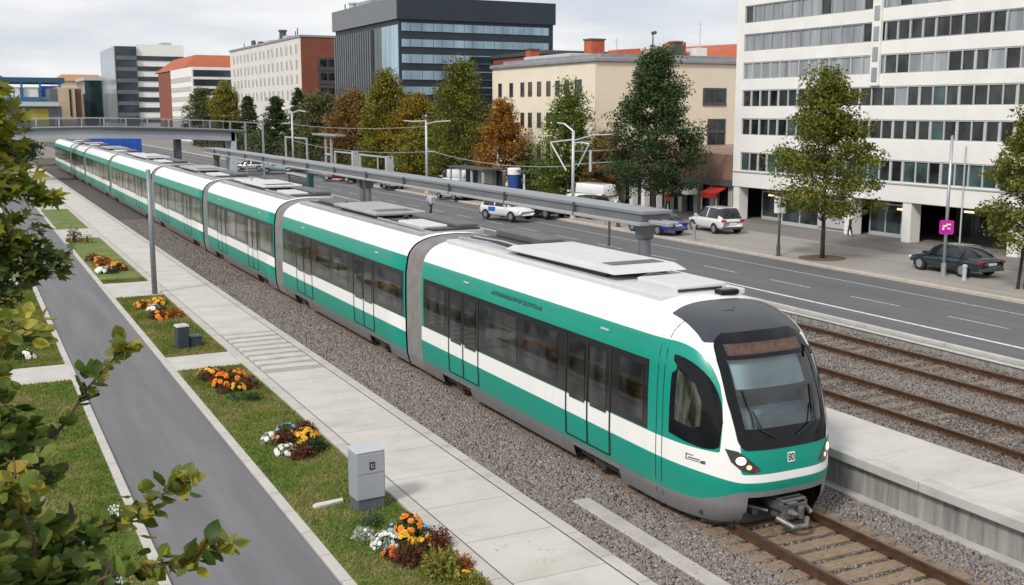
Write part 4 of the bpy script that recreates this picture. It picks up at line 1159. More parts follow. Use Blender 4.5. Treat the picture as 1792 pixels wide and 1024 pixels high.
# ------------------------------------------------------------------ footbridge
fb = thing('footbridge', 'grey footbridge with a railing crossing over the tail of the train', 'bridge', (15, 112, 0))
def zt(x): return 6.03-.0015*(x-12)**2-.012*max(0, x-12)
def sweep(mb, x0, x1, n, y0, y1, a, b):
    vs = []
    for i in range(n+1):
        x = x0+(x1-x0)*i/n; z = zt(x)
        vs += [(x,y0,z+a),(x,y0,z+b),(x,y1,z+b),(x,y1,z+a)]
    fs = [(i*4+k, i*4+(k+1) % 4, i*4+4+(k+1) % 4, i*4+4+k) for i in range(n) for k in range(4)]
    return mb.add(vs, fs+[(3,2,1,0), (n*4, n*4+1, n*4+2, n*4+3)])
sweep(MB(), -4, 25, 24, 112, 115, -2.0, -1.12).build('girder', M('girder_paint', (.36, .39, .44), .5, .1, .06, .4), fb, world=True)
sweep(MB(), -4, 26, 24, 111.75, 115.2, -1.117, -.92).build('deck', m_dgrey, fb, world=True)
sweep(MB(), -4, 26, 24, 111.8, 111.88, -.80, -.16).build('mesh_infill', clearglass('railing_infill', (.62, .62, .64), .06), fb, world=True)
for yy in (111.8, 115.1):
    sweep(MB(), -4, 28, 24, yy-.05, yy+.09, -.10, 0).build('handrail', m_steel, fb, world=True)
    sweep(MB(), -4, 26, 24, yy-.03, yy+.07, -.915, -.83).build('bottom_rail', m_steel, fb, world=True)
    for k in range(16):
        x = -3.5+k*2.0
        if x < 26.2: MB().box(x-.06, x+.06, yy-.07, yy+.1, zt(x)-.95, zt(x)-.102).build('rail_post', m_steel, fb, world=True)
for x in (26.0, 27.8): MB().box(x-.09, x+.09, 111.75, 111.95, 0, zt(x)-.1).build('end_post', m_steel, fb, world=True)
MB().box(24.6, 25.1, 112, 114.9, 0, zt(25)-1.0).build('end_pier', M('pier_paint', (.45, .50, .56), .5), fb, world=True)
for x in (19.5, 2.0): MB().box(x-.25, x+.25, 112.6, 114.2, 0, zt(x)-2.0).build('pier', m_dgrey, fb, world=True)

# ------------------------------------------------------------------ platform canopy beam
cb = thing('canopy_beam', 'long grey beam canopy on posts above the island platform', 'platform canopy', (14.3, 45, .72))
MB().box(13.92, 14.72, 21.0, 71, 4.07, 4.24).build('beam_web', M('beam_grey', (.17, .18, .195), .5, .3, .15, .8), cb, world=True)
MB().box(13.88, 14.74, 20.9, 71.1, 4.243, 4.33).build('top_plate', M('beam_top', (.25, .265, .285), .45, .3, .2, .5, stretch=(4, .3, 1)), cb, world=True, bevel=.015)
MB().box(13.84, 14.8, 20.95, 71.05, 3.98, 4.067).build('bottom_flange', M('beam_flange', (.40, .395, .395), .5, .1, .15, .6, stretch=(3, .4, 1)), cb, world=True, bevel=.015)
MB().box(14.05, 14.2, 20.1, 20.895, 4.03, 4.13).build('end_bracket', m_grey, cb, world=True, bevel=.02); MB().box(14.4, 14.5, 20.3, 20.895, 4.05, 4.12).build('end_bracket', m_grey, cb, world=True, bevel=.02)
for k in range(12): MB().box(13.835, 14.805, 24+k*4-.03, 24+k*4+.03, 3.99, 4.325).build('joint_strap', m_dgrey, cb, world=True)
m_post = M('post_paint', (.20, .21, .225), .45, .4, .12, 3)
for y, r in ((21.4, .15), (41.0, .11), (41.7, .11), (69.5, .17)):
    MB().lathe((14.3, y, .722), [(r*1.5, 0), (r*1.5, .05), (r, .06), (r, 2.9)], 14).build('post', m_post if y != 69.5 else m_dgrey, cb, world=True, smooth=False)
    MB().obox((14.3, y, 3.62), (.34, .26, .357), 0, 0, 1.25).build('post_head', m_post, cb, world=True, bevel=.03)
for y in (27.0, 45.4):   # thin black service poles seen in front of the street
    pass
sh = thing('platform_shelter', 'small glass waiting shelter with a dark teal end post on the platform', 'shelter', (14.4, 49, .72))
MB().box(13.8, 13.84, 47.6, 50.8, 1.1, 3.6).build('glass_wall', clearglass('shelter_glass', (.78, .8, .74), .1), sh, world=True)
MB().box(13.72, 13.95, 47.3, 47.58, .725, 3.85).build('end_post', M('teal_dark', (.02, .07, .08), .5), sh, world=True)
MB().box(13.78, 13.86, 50.8, 50.9, .725, 3.7).build('frame_post', m_dgrey, sh, world=True); MB().box(13.7, 14.9, 47.6, 51, 3.7, 3.76).build('roof', m_lgrey, sh, world=True)

# ------------------------------------------------------------------ trees
PAL = dict(
 conifer=[(0.039,0.064,0.024), (0.066,0.099,0.037), (0.099,0.132,0.053), (0.143,0.165,0.072), (0.055,0.083,0.033)],
 darkbroad=[(0.040,0.066,0.026), (0.066,0.105,0.039), (0.099,0.143,0.057), (0.154,0.193,0.083), (0.055,0.088,0.035)],
 green=[(0.075,0.119,0.022), (0.138,0.188,0.033), (0.194,0.237,0.048), (0.275,0.275,0.053), (0.100,0.150,0.027)],
 olive=[(0.120,0.132,0.022), (0.204,0.198,0.029), (0.312,0.264,0.036), (0.396,0.282,0.043), (0.144,0.162,0.024)],
 yellow=[(0.146,0.134,0.017), (0.280,0.224,0.022), (0.403,0.291,0.029), (0.302,0.162,0.027), (0.168,0.174,0.022)],
 orange=[(0.264,0.110,0.022), (0.418,0.182,0.029), (0.528,0.253,0.044), (0.308,0.143,0.028), (0.220,0.154,0.033)],
 rust=[(0.200,0.089,0.032), (0.294,0.142,0.053), (0.378,0.189,0.065), (0.242,0.158,0.047), (0.147,0.105,0.032)],
 dull=[(0.084,0.102,0.042), (0.144,0.162,0.066), (0.192,0.192,0.084), (0.228,0.186,0.084), (0.108,0.120,0.054)],
 street=[(.10,.13,.022), (.18,.19,.032), (.27,.25,.042), (.36,.28,.05), (.14,.16,.026), (.085,.115,.02)],
)
def crownmat(name, cols, trans=.28):
    m, nt, out = newmat(name)
    g = nd(nt, 'ShaderNodeNewGeometry'); v = objco(nt)
    n1 = noise(nt, v, .85, 3, .55); n2 = noise(nt, v, 3.2, 2, .5)
    k = mathn(nt, 'ADD', mathn(nt, 'MULTIPLY', g.outputs['Random Per Island'], .34), mathn(nt, 'ADD', mathn(nt, 'MULTIPLY', n1, .9), mathn(nt, 'MULTIPLY', n2, .45)))
    k = mathn(nt, 'DIVIDE', mathn(nt, 'SUBTRACT', k, .48), .76, True)
    srt = sorted(cols, key=lambda c: sum(c)); n = len(srt)
    c = ramp(nt, k, [(q/(n-1), cc) for q, cc in enumerate(srt)])
    p = nd(nt, 'ShaderNodeBsdfPrincipled'); p.inputs['Roughness'].default_value = .6; p.inputs['Specular IOR Level'].default_value = .18
    lk(nt, c, p.inputs['Base Color'])
    t = nd(nt, 'ShaderNodeBsdfTranslucent'); lk(nt, c, t.inputs[0])
    mx = nd(nt, 'ShaderNodeMixShader'); mx.inputs[0].default_value = trans
    lk(nt, p.outputs[0], mx.inputs[1]); lk(nt, t.outputs[0], mx.inputs[2]); lk(nt, mx.outputs[0], out.inputs[0])
    return m
m_leaf = {k: crownmat('foliage_'+k, v, .3) for k, v in PAL.items()}
def leafcloud(name, P, size, mat, parent, droop=.9, asp=1.7):
    n = len(P)
    u, v, nz = rand_rot(n, droop)
    s = size*(.65+.7*RNG.random(n))[:, None]
    u = u*s*.5*asp; v = v*s*.5
    V = np.stack([P-u, P+v*.8-u*.15+nz*s*.12, P+u, P-v*.8-u*.15+nz*s*.12], 1)
    return npmesh(name, V, 4, mat, parent)
def make_tree(name, label, x, y, h, r, z0, kind, pal, nleaf, leaf, group=None, trunk_r=None, clump=.30, cat='tree'):
    t = thing(name, label, cat, (x, y, 0), 0, group); r *= 1.12
    tr = trunk_r or max(.08, h*.016)
    rs = np.random.default_rng(int(abs(x*131+y*37)))
    def prof(q):
        if kind == 'cone': return (1-q)**.72*(.6+.4*min(1, q*6))+.05
        if kind == 'pyramid': return (min(1, .66+q*2.2) if q < .16 else 1)*(1-q**1.45)**.80*1.0+.07
        return max(.12, math.sin(math.pi*min(.98, .12+q*.86)))**.7
    # trunk with limbs
    tb = MB(); bend = rs.normal(size=2)*.02*h
    tp = [(bend[0]*k*k/16, bend[1]*k*k/16, h*.94*k/4) for k in range(5)]
    tb.tube(tp, [tr*1.25, tr, tr*.75, tr*.45, tr*.15], 8)
    cents = []
    ncl = max(40, int(150*(r/2.4)**1.2*(h/9)**.5))
    for i in range(ncl):
        q = (i+.5)/ncl; q = q**.9
        z = z0+(h-z0)*q; rr = r*prof(q)
        a = i*2.39996+rs.normal()*.4; d = rr*math.sqrt(rs.uniform(.05, 1))*rs.uniform(.78, 1.08)
        cents.append((math.cos(a)*d, math.sin(a)*d, z+rs.normal()*.12*r))
        if i % 3 == 0 and nleaf > 2500:
            s = max(z0*.8, z-d*.55)
            tb.tube([(bend[0]*.3, bend[1]*.3, s), (math.cos(a)*d*.5, math.sin(a)*d*.5, (s+z)/2+.05*r), (math.cos(a)*d*.95, math.sin(a)*d*.95, z)], [tr*.35, tr*.2, tr*.06], 5)
    tb.build('trunk', m_bark, t, smooth=True)
    cents = np.array(cents); per = nleaf//ncl
    szs = clump*r*(.55+.75*rs.random(ncl))
    d_ = rs.normal(size=(ncl, per, 3)); d_ /= np.linalg.norm(d_, axis=2)[:, :, None]
    d_ *= (rs.random((ncl, per, 1))**.45)
    d_ *= np.array([1.1, 1.1, .62 if kind != 'cone' else .42])
    P = cents[:, None, :]+d_*szs[:, None, None]
    if kind == 'cone': P[:, :, 2] -= .28*np.linalg.norm(d_[:, :, :2], axis=2)*szs[:, None]
    P = P.reshape(-1, 3); P = P[P[:, 2] > z0*.75]
    leafcloud('crown', P, leaf, m_leaf[pal], t, .8 if kind != 'cone' else .6)
    return t
FT = 'trees lining the far side of the street'
make_tree('broad_tree', 'big dark green tree in front of the cream building', 37.5, 55.2, 9.9, 2.75, 1.9, 'pyramid', 'darkbroad', 32300, 0.119, FT, .14, .26)
make_tree('street_tree', 'slender olive and gold street tree standing in a pavement pit before the white office block', 34.2, 36.9, 8.0, 2.4, 2.2, 'pyramid', 'street', 22800, 0.098, FT, .085, .27)
make_tree('street_tree', 'olive street tree cut by the right edge, beside the dark sedan', 34.9, 26.9, 6.7, 1.75, 1.9, 'pyramid', 'street', 14250, 0.091, FT, .08, .26)
make_tree('fir_tree', 'dark green fir between the orange tree and the big dark green tree', 39.5, 69.3, 8.0, 3.0,   .4, 'cone', 'green', 15200, 0.133, FT)
make_tree('autumn_tree', 'bright orange autumn tree in front of the cream building end', 40, 81, 7.1, 2.5, .9, 'pyramid', 'orange', 13300, 0.14, FT)
make_tree('broad_tree', 'tall yellow green tree before the dark office block', 41, 91.8, 10.6, 3.3, .8, 'pyramid', 'street', 17100, 0.161, FT)
make_tree('autumn_tree', 'tall yellow olive tree under the fins of the dark office block', 41, 111.2, 10.3, 3.2, .8, 'pyramid', 'olive', 16150, 0.182, FT)
make_tree('autumn_tree', 'lower golden brown tree leaning against the tall yellow olive tree', 42.5, 106.5, 7.9, 3.1, .6, 'round', 'yellow', 12350, 0.182, FT)
make_tree('autumn_tree', 'russet brown tree left of the tall yellow olive tree', 41.5, 123.6, 8.3, 3.3, .8, 'round', 'rust', 12350, 0.196, FT)
make_tree('broad_tree', 'dull grey green tree before the red brick end wall', 41.5, 136.8, 8.4, 3.5, .5, 'round', 'dull', 12350, 0.21, FT)
make_tree('fir_tree', 'narrow dark fir by the corner of the red brick end wall', 41, 145, 9.3, 2.0, .5, 'cone', 'conifer', 8550, 0.21, FT)
make_tree('fir_tree', 'pointed fir in front of the middle of the white gridded block', 41, 156.6, 8.4, 2.5, .4, 'cone', 'conifer', 8550, 0.224, FT)
make_tree('fir_tree', 'small pointed fir above the right end of the footbridge', 42, 178, 8.9, 2.2, .4, 'cone', 'conifer', 7600, 0.238, FT)
make_tree('broad_tree', 'rounded olive tree beyond the bridge, left of its taller twin', 44, 226.8, 10.6, 3.2, .5, 'round', 'dull', 7600, 0.294, FT)
make_tree('broad_tree', 'taller olive tree beyond the bridge near the gridded block', 43, 199.4, 11.1, 2.9, .5, 'round', 'olive', 7600, 0.28, FT)
make_tree('autumn_tree', 'small brown tree between the fir and the big dark green tree', 40.4, 65.6, 5.0, 1.3, .6, 'round', 'rust', 6650, 0.119, FT)
make_tree('broad_tree', 'dark green tree at the far left behind the tail of the train', 6, 146, 4.2, 2.6, .3, 'round', 'conifer', 5700, 0.238, FT)
make_tree('shrub_tree', 'green gold understorey tree below the tall green tree', 40.3, 99.5, 5.0, 2.6, .3, 'round', 'olive', 9500, 0.168, FT)
# clipped green hedge behind the parked cars
def hedge(name, label, x0, x1, y0, y1, h, pal, n, leaf):
    t = thing(name, label, 'hedge', ((x0+x1)/2, (y0+y1)/2, 0))
    P = RNG.random((n, 3))*np.array([x1-x0, y1-y0, 1])+np.array([x0, y0, 0])
    P[:, 2] = h*(RNG.random(n)**.6)*(1+.22*np.sin(P[:, 1]*1.3)+.15*np.sin(P[:, 1]*3.1+1))
    P -= np.array([(x0+x1)/2, (y0+y1)/2, 0])
    leafcloud('leaves', P, leaf, m_leaf[pal], t)
    MB().box((x0-x1)/2+.5, (x1-x0)/2-.5, (y0-y1)/2+.3, (y1-y0)/2-.3, 0, h*.55).build('stems', m_bark, t)
hedge('garden_hedge', 'dark green hedge behind the white van', 40.2, 42, 66, 80, 2.3, 'darkbroad', 9000, .2)
hedge('garden_hedge', 'olive hedge under the yellow and green trees', 39.6, 41.6, 88, 128, 2.4, 'dull', 9000, .28)
hedge('garden_hedge', 'shaded hedge beyond the bridge under the firs', 39.6, 41.6, 130, 215, 2.8, 'conifer', 7000, .4)

# ------------------------------------------------------------------ cars
def paintmat(name, col):
    m = M(name, col, .22, .15, .05, 1.5, coat=.6); return m
P_white = paintmat('car_white', (.74, .75, .75)); P_navy = paintmat('car_slate', (.018, .03, .042)); P_blue = paintmat('car_blue', (.008, .05, .30))
P_black = paintmat('car_black', (.012, .014, .018)); P_silver = paintmat('car_silver', (.36, .39, .41)); P_ice = paintmat('car_ice_blue', (.38, .50, .54)); P_red = paintmat('car_red', (.22, .012, .015))
wheel_proto = None
def car_thing(label, x, y, rz, paint, style='suv', sc=.85, z=.1, name='parked_car', extras=None):
    global wheel_proto
    t = thing(name, label, 'car', (x, y, z), rz, 'cars parked along the street'); t.scale = (sc,)*3
    if style == 'suv':
        st = [(-2.15,.42,.80,.70),(-2.08,.30,1.02,.83),(-1.6,.24,1.08,.90),(-.4,.22,1.04,.91),(.75,.22,1.02,.91),(1.4,.24,.95,.90),(1.9,.28,.82,.84),(2.12,.38,.64,.66)]
        gh = dict(rb=-2.06, rt=-1.45, ft=.1, fb=1.15, h=1.64, wb=.87, wt=.66, zb=1.04)
    elif style == 'van':
        st = [(-2.5,.4,1.1,.85),(-2.45,.3,1.3,.93),(-1,.28,1.3,.95),(1.1,.28,1.25,.95),(1.8,.3,1.05,.92),(2.35,.34,.85,.85),(2.5,.4,.65,.7)]
        gh = dict(rb=-2.45, rt=-2.35, ft=1.0, fb=1.85, h=2.0, wb=.92, wt=.82, zb=1.25)
    else:
        st = [(-2.3,.42,.78,.68),(-2.22,.30,.92,.82),(-1.7,.24,.95,.88),(-.4,.22,.93,.90),(.7,.22,.90,.90),(1.5,.24,.82,.88),(2.1,.28,.70,.80),(2.3,.38,.56,.62)]
        gh = dict(rb=-2.0, rt=-.7, ft=.15, fb=1.3, h=1.42, wb=.86, wt=.62, zb=.91)
    mb = MB(); vs = []
    for (yy, zb, zt_, w_) in st:
        half = [(w_*.80, zb), (w_*.97, zb+.10), (w_, zb+(zt_-zb)*.45), (w_*.985, zb+(zt_-zb)*.75), (w_*.90, zt_-.03), (w_*.70, zt_+.015)]
        ring = [(p[0], yy, p[1]) for p in half]+[(-p[0], yy, p[1]) for p in reversed(half)]
        vs += ring
    n = 12
    fs = [(i*n+k, i*n+(k+1) % n, (i+1)*n+(k+1) % n, (i+1)*n+k) for i in range(len(st)-1) for k in range(n)]
    fs += [tuple(range(n)), tuple(range(len(vs)-1, len(vs)-n-1, -1))]
    mb.add(vs, [f[::-1] for f in fs])
    bo = mb.build('body', paint, t, smooth=True)
    sb = bo.modifiers.new('s', 'SUBSURF'); sb.levels = 1; sb.render_levels = 1
    g = gh; zb, h = g['zb']-.04, g['h']; NY, NS = 30, 12
    def fy(y):
        y = min(max(y, g['rb']), g['fb'])
        if y < g['rt']: q = (y-g['rb'])/(g['rt']-g['rb']); return max(math.sin(q*math.pi/2), 0)**(.85 if style != 'van' else .5)
        if y > g['ft']: q = (g['fb']-y)/(g['fb']-g['ft']); return max(math.sin(q*math.pi/2), 0)**.9
        return 1.
    def gp_(i, k):
        y = g['rb']+(g['fb']-g['rb'])*i/NY; f = max(fy(y), 0); H = (h-zb)*f*(1-.03*((y+.3)/1.4)**2)
        e = min(1, .80+.5*min(i, NY-i)/NY*2)
        s = abs(2*k/NS-1); sg = 1 if k >= NS/2 else -1      # s: 0 roof centre .. 1 belt
        if s > .5:
            q = (1-s)/.5; x = (g['wb']*(1-q)+g['wt']*q)*e + .03*math.sin(q*math.pi); z = zb+H*.93*q
        else:
            q = s/.5; x = g['wt']*e*math.sin(q*math.pi/2)**1.0; z = zb+H*(.93+.07*math.cos(q*math.pi/2))
        return (sg*x, y, z)
    V = [gp_(i, k) for i in range(NY+1) for k in range(NS+1)]
    rf, gm = MB(), MB(); fr_, fg_ = [], []
    pil = (.0, .36, .70, 1.0) if style != 'van' else (.0, .80, 1.0)
    for i in range(NY):
        for k in range(NS):
            y = g['rb']+(g['fb']-g['rb'])*(i+.5)/NY; s = abs(2*(k+.5)/NS-1); ff = fy(y)
            q = (k, k+1)
            side = s > .58 and ff > .35 and (style != 'van' or y > .75)
            rel = (y-g['rb'])/(g['fb']-g['rb'])
            if side and (abs(rel-.52) < .02 or rel < .13 or rel > .90): side = False
            end = (y > g['ft']+.02 or (y < g['rt']-.02 and style != 'van')) and s < .80 and .06 < ff < .97
            F_ = (i*(NS+1)+k, (i+1)*(NS+1)+k, (i+1)*(NS+1)+k+1, i*(NS+1)+k+1)
            (fg_ if side or end else fr_).append(F_)
    gm.add(V, fg_); rf.add(V, fr_)
    gm.build('windows', m_carglass, t, smooth=True); rf.build('roof', paint, t, smooth=True)
    wy = (1.32, -1.32) if style != 'van' else (1.6, -1.55)
    for yy in wy:
        for s in (-1, 1):
            ar = MB(); k = 18; wx = .905*s if style != 'van' else .95*s
            if style == 'sedan': wx = .89*s
            ar.add([(wx*1.004, yy+.40*math.cos(math.pi*i/k), .30+.40*math.sin(math.pi*i/k)) for i in range(k+1)]+[(wx*1.004, yy+.40, .22), (wx*1.004, yy-.40, .22)], [tuple(range(k+1))+(k+2, k+1)])
            ar.build('wheel_arch', m_black, t)
            def disc(mb, xa, xb, r, seg=22):
                v = [(xx, yy+r*math.cos(2*math.pi*i/seg), .33+r*math.sin(2*math.pi*i/seg)) for xx in (xa, xb) for i in range(seg)]
                mb.add(v, [(i, (i+1) % seg, seg+(i+1) % seg, seg+i) for i in range(seg)]+[tuple(range(seg-1,-1,-1)), tuple(range(seg, 2*seg))])
            w_ = MB(); disc(w_, wx*.76, wx*1.02, .33); wo = w_.build('wheel', m_tyre, t)
            r_ = MB(); disc(r_, wx*1.0, wx*1.03, .20); r_.build('rim', m_rim, wo)
    hw = st[-2][3]
    for s in (-1, 1):
        MB().obox((s*hw*.74, st[-2][0]+.02, st[-2][2]-.19), (.36, .16, .12), 0).build('headlight', m_headlamp, t, bevel=.03)
        MB().obox((s*st[1][3]*.78, st[1][0]-.01, st[1][2]-.24), (.34, .12, .15), 0).build('tail_light', m_taillight, t, bevel=.03)
        MB().obox((s*(st[3][3]+.08), g['fb']-.35, zb), (.2, .1, .13), 0).build('wing_mirror', paint, t, bevel=.03)
    bp = MB(); bp.obox((0, st[1][0]-.03, .33), (1.5, .12, .16)); bp.obox((0, st[-2][0]+.12, .33), (1.2, .12, .14)); bp.build('bumper_trim', m_dgrey, t, bevel=.03)
    npl = MB(); npl.obox((0, st[1][0]-.085, .62), (.5, .02, .11)); npl.build('number_plate', m_white, t)
    if extras: extras(t)
    return t
car_thing('white hatchback suv parked on the pavement by the red awning', 36.75, 48.1, R(-6), P_white, 'suv')
car_thing('dark slate sedan parked on the pavement beside the magenta sign', 35.95, 31.15, R(-3), P_navy, 'sedan')
car_thing('bright blue car parked under the end of the beam canopy', 33.4, 48.9, R(3), P_blue, 'sedan')
def livery_bits(t):
    for s in (-1, 1):
        p = MB(); p.box(s*.918-.004, s*.918+.004, -1.0, -.3, .6, .9); p.build('side_panel', m_blue, t)
car_thing('white estate car with blue side panels and dark windscreen behind the beam canopy', 29.6, 59.4, R(197), P_white, 'suv', extras=livery_bits)
car_thing('black car half hidden behind the beam canopy, right of the white and blue car', 32.3, 60.0, R(16), P_black, 'sedan')
car_thing('second black car, nearer to the street lamp behind the beam canopy', 34.6, 58.2, R(5), P_black, 'suv')
car_thing('white saloon parked under the orange tree', 32.9, 74.8, R(186), P_white, 'sedan')
car_thing('black saloon just right of the white saloon under the orange tree', 34.5, 73.8, R(4), P_black, 'sedan')
car_thing('pale ice blue car parked near the right end of the bridge', 30.3, 116.0, R(75), P_ice, 'suv')
car_thing('silver car parked left of the pale ice blue car', 28.7, 121.5, R(60), P_silver, 'sedan')
car_thing('dark red car seen through the platform shelter', 32.2, 100.5, R(60), P_red, 'suv')
car_thing('black hatchback beside the dark red car', 33.0, 96.5, R(40), P_black, 'suv')
car_thing('dark saloon parked right of the pale ice blue car', 31.4, 110, R(80), P_black, 'suv')
car_thing('silver dark windowed hatchback under the yellow olive tree', 32.8, 88.0, R(170), P_silver, 'suv')
car_thing('white delivery van parked in front of the dark hedge', 38.4, 64.3, R(10), P_white, 'van', name='delivery_van')
car_thing('white van top showing above the beam canopy beside the bus shelter', 37.5, 84.5, R(20), P_white, 'van', name='delivery_van')

# ------------------------------------------------------------------ street furniture
def pole(name, label, cat, x, y, z0, z1, r, mat=m_steel, base=True, group=None):
    t = thing(name, label, cat, (x, y, z0), 0, group)
    mb = MB(); mb.tube([(0,0,0), (0,0,z1-z0)], [r, r*.8], 10); mb.build('post', mat, t, smooth=True)
    if base: MB().lathe((0,0,0), [(r*2.1, 0), (r*2.1, .04), (r*1.5, .06), (r*1.5, .5), (r*1.02, .52)], 12).build('base', mat, t)
    return t
t = pole('lamp_post', 'tall bare grey steel post at the corner of the lawn beside the footpath', 'post', 5.95, 40.75, .03, 4.5, .10, M('post_grey', (.24, .26, .28), .5, .4, .12, 3), base=False)
MB().lathe((0, 0, 4.47), [(.085, 0), (.09, .03), (.03, .06)], 10).build('cap', m_grey, t)
SL = 'street lamps along the far kerb'
t = pole('street_lamp', 'white street lamp with curved arms in front of the yellow and green trees', 'street lamp', 33.4, 81.5, .1, 6.3, .11, m_lgrey, group=SL)
for p_ in ([(0,0,5.5),(.5,-.9,5.7),(1.0,-2.0,5.75)], [(0,0,5.75),(-.6,1.3,5.7),(-1.0,2.2,5.75)], [(0,0,3.3),(.3,-1.0,3.35)]): MB().tube(p_, .05, 6).build('arm', m_lgrey, t)
MB().obox((0,0,6.0), (.5, .8, .12)).build('lamp_head', m_dgrey, t, bevel=.03)
MB().obox((1.0,-2.1,5.7), (.25, .6, .1)).build('lamp_head', m_lgrey, t, bevel=.03)
t = pole('street_lamp', 'white mast with splayed bracket arms in front of the dark fir', 'street lamp', 33.4, 57.95, .1, 5.45, .11, m_lgrey, group=SL)
ar = MB(); ar.tube([(0,0,5.3),(-.3,.6,5.75),(-.5,1.1,5.8)], .05, 6)
ar.tube([(0,0,4.75),(.6,-1.4,5.1),(1.2,-2.5,5.15)], .04, 6).tube([(0,0,4.8),(-.4,.9,4.7),(-.75,1.5,4.6)], .05, 6).tube([(0,0,4.6),(.25,-.6,4.65),(.5,-1.05,4.55)], .05, 6)
ar.tube([(-.75,1.5,4.6),(-.2,.5,2.9)], .05, 6).tube([(.5,-1.05,4.55),(.18,-.3,3.2)], .045, 6).build('arm', m_lgrey, t)
MB().tube([(.55,-1.15,4.2),(.55,-1.15,2.9)], .09, 6).build('insulator', m_lgrey, t)
t = pole('street_lamp', 'far white street lamp with a bright double head left of the grey green tree', 'street lamp', 33.0, 119.5, .1, 6.5, .13, m_lgrey, group=SL)
MB().tube([(0,0,6.3),(.5,-1.2,6.6),(.9,-2.4,6.45)], .07, 6).tube([(0,0,6.4),(-.4,1.1,6.7)], .08, 6).build('arm', m_lgrey, t); MB().obox((-.4,1.2,6.65), (.5, 1.2, .3)).build('lamp_head', m_white, t, bevel=.08)
t = pole('sign_pole', 'thin pale pole standing beside the dark slate sedan, carrying the magenta sign', 'pole', 34.75, 30.6, .1, 5.6, .07, m_steel)
MB().lathe((0,0,5.49), [(.06,0),(.06,.05),(.02,.08)], 8).build('cap', m_steel, t)
# magenta sign hung on that pole
sg = thing('round_corner_sign', 'magenta sign with white bars fixed to the thin pole by the sedan', 'sign', (34.75, 30.6, 1.78)); sg.scale = (.86, .86, .9)
pl = []
for cx_, cz_, a0 in ((.22,.22,0),(-.22,.22,90),(-.22,-.22,180),(.22,-.22,270)):
    for k in range(5): a = R(a0+k*22.5); pl.append((cx_+.09*math.cos(a), cz_+.09*math.sin(a)))
ROTS = R(-45)
def signface(mb, pts, d0, d1, m=0):
    f = lambda u, d, z: (u*math.cos(ROTS)-d*math.sin(ROTS)*-1*0+(-d)*math.sin(-ROTS), u*math.sin(ROTS)-d*math.cos(ROTS), .32+z)
    n = len(pts)
    mb.add([f(u, d0, z) for u, z in pts]+[f(u, d1, z) for u, z in pts], [tuple(range(n, 2*n)), tuple(range(n-1,-1,-1))]+[(i, (i+1) % n, n+(i+1) % n, n+i) for i in range(n)], m)
pb = MB(); signface(pb, pl, .10, .14); pb.build('plate', M('magenta_panel', (.55, .015, .30), .4, var=.25, scale=5), sg)
sb = MB()
for u0, u1, z0, z1 in ((-.16,.02,.02,.09), (-.02,.18,.1,.16), (-.18,-.1,-.12,0), (.04,.16,-.08,-.02)):
    signface(sb, [(u0,z0),(u1,z0),(u1,z1),(u0,z1)], .141, .146)
sb.build('white_bars', m_white, sg)
ub = MB(); signface(ub, [(-.26,-.22),(.26,-.22),(.26,-.15),(-.26,-.15)], .141, .145); ub.build('lower_band', M('violet', (.25, .02, .45), .4), sg)
MB().box(-.05, .05, -.05, .05, .25, .40).build('clamp', m_steel, sg)
t = pole('sign_post', 'dark post with a blank white box sign near the street tree', 'sign', 32.95, 38.4, .1, 2.75, .06, m_dgrey)
MB().obox((0, 0, 1.95), (.52, .30, .74), R(-40)).build('sign_box', m_white, t, bevel=.03)
def bollard(label, x, y, h, r, mat, name='bollard', tilt=0):
    t = thing(name, label, 'bollard', (x, y, .1), 0, 'bollards on the far pavement'); t.rotation_euler = (0, tilt, 0)
    MB().lathe((0,0,0), [(r*1.4,0),(r*1.4,.03),(r,.04),(r,h*.82)], 12).build('post', mat, t); MB().lathe((0,0,h*.82), [(r*1.25,0),(r*1.25,h*.12),(r*.7,h*.18)], 12).build('cap', mat, t)
bollard('brown grey bollard at the kerb in front of the white suv', 33.0, 44.9, .85, .085, m_grey)
bollard('pale bollard in front of the rear wheel of the dark sedan', 34.6, 29.45, .62, .08, m_lgrey)
bollard('slim black post at the right edge of the pavement', 34.7, 27.1, 1.55, .06, m_black, tilt=R(6))
bollard('grey bollard by the white and blue car behind the beam', 33.2, 53.9, 1.0, .07, m_grey)
bollard('tall dark post on the street side under the beam canopy', 28.0, 45.0, 1.9, .06, m_dgrey, name='marker_post')
bollard('rust brown post on the pavement left of the blue car', 33.2, 52.4, 1.5, .12, m_bark, name='marker_post')
# waiting frames and shelters on the far pavement
def frame(label, x, y0, y1, h, extra=None, cat='frame', name='metal_frame'):
    t = thing(name, label, cat, (x, (y0+y1)/2, .1)); d = (y1-y0)/2
    for yy in (-d, d): MB().box(-.09, .09, yy-.09, yy+.09, 0, h).build('upright', m_lgrey, t)
    MB().box(-.07, .07, -d-.1, d+.1, h+.003, h+.14).build('crossbar', m_lgrey, t)
    if extra: extra(t, d, h)
    return t
frame('white two post frame below the far white street lamp', 35, 120.9, 129.9, 3.4)
frame('white double post mast with a flat roof plate', 35, 111.8, 113.8, 3.8, lambda t, d, h: (MB().box(-.5, .5, -4.3, 4.3, h+.16, h+.34).build('roof_plate', m_steel, t), MB().box(-.06, .06, -d, d, h*.5, h*.55).build('tie_bar', m_lgrey, t)))
frame('low white frame with one thick post beyond the beam', 35, 104, 110.6, 2.3, lambda t, d, h: MB().box(-.3, .3, -d-.1, -d+.35, 0, h+.3).build('thick_post', m_lgrey, t))
frame('white shelter frame before the golden brown tree', 35, 94.2, 102.6, 2.25, lambda t, d, h: (MB().box(-.35, .3, -d-.1, -d+.4, 0, h+.2).build('end_panel', m_lgrey, t), MB().box(-.05, .05, -1, -.85, 0, h).build('middle_post', m_lgrey, t)))
bs = thing('bus_shelter', 'dark open bus shelter with pale posts under the green tree', 'shelter', (36.5, 79, .1))
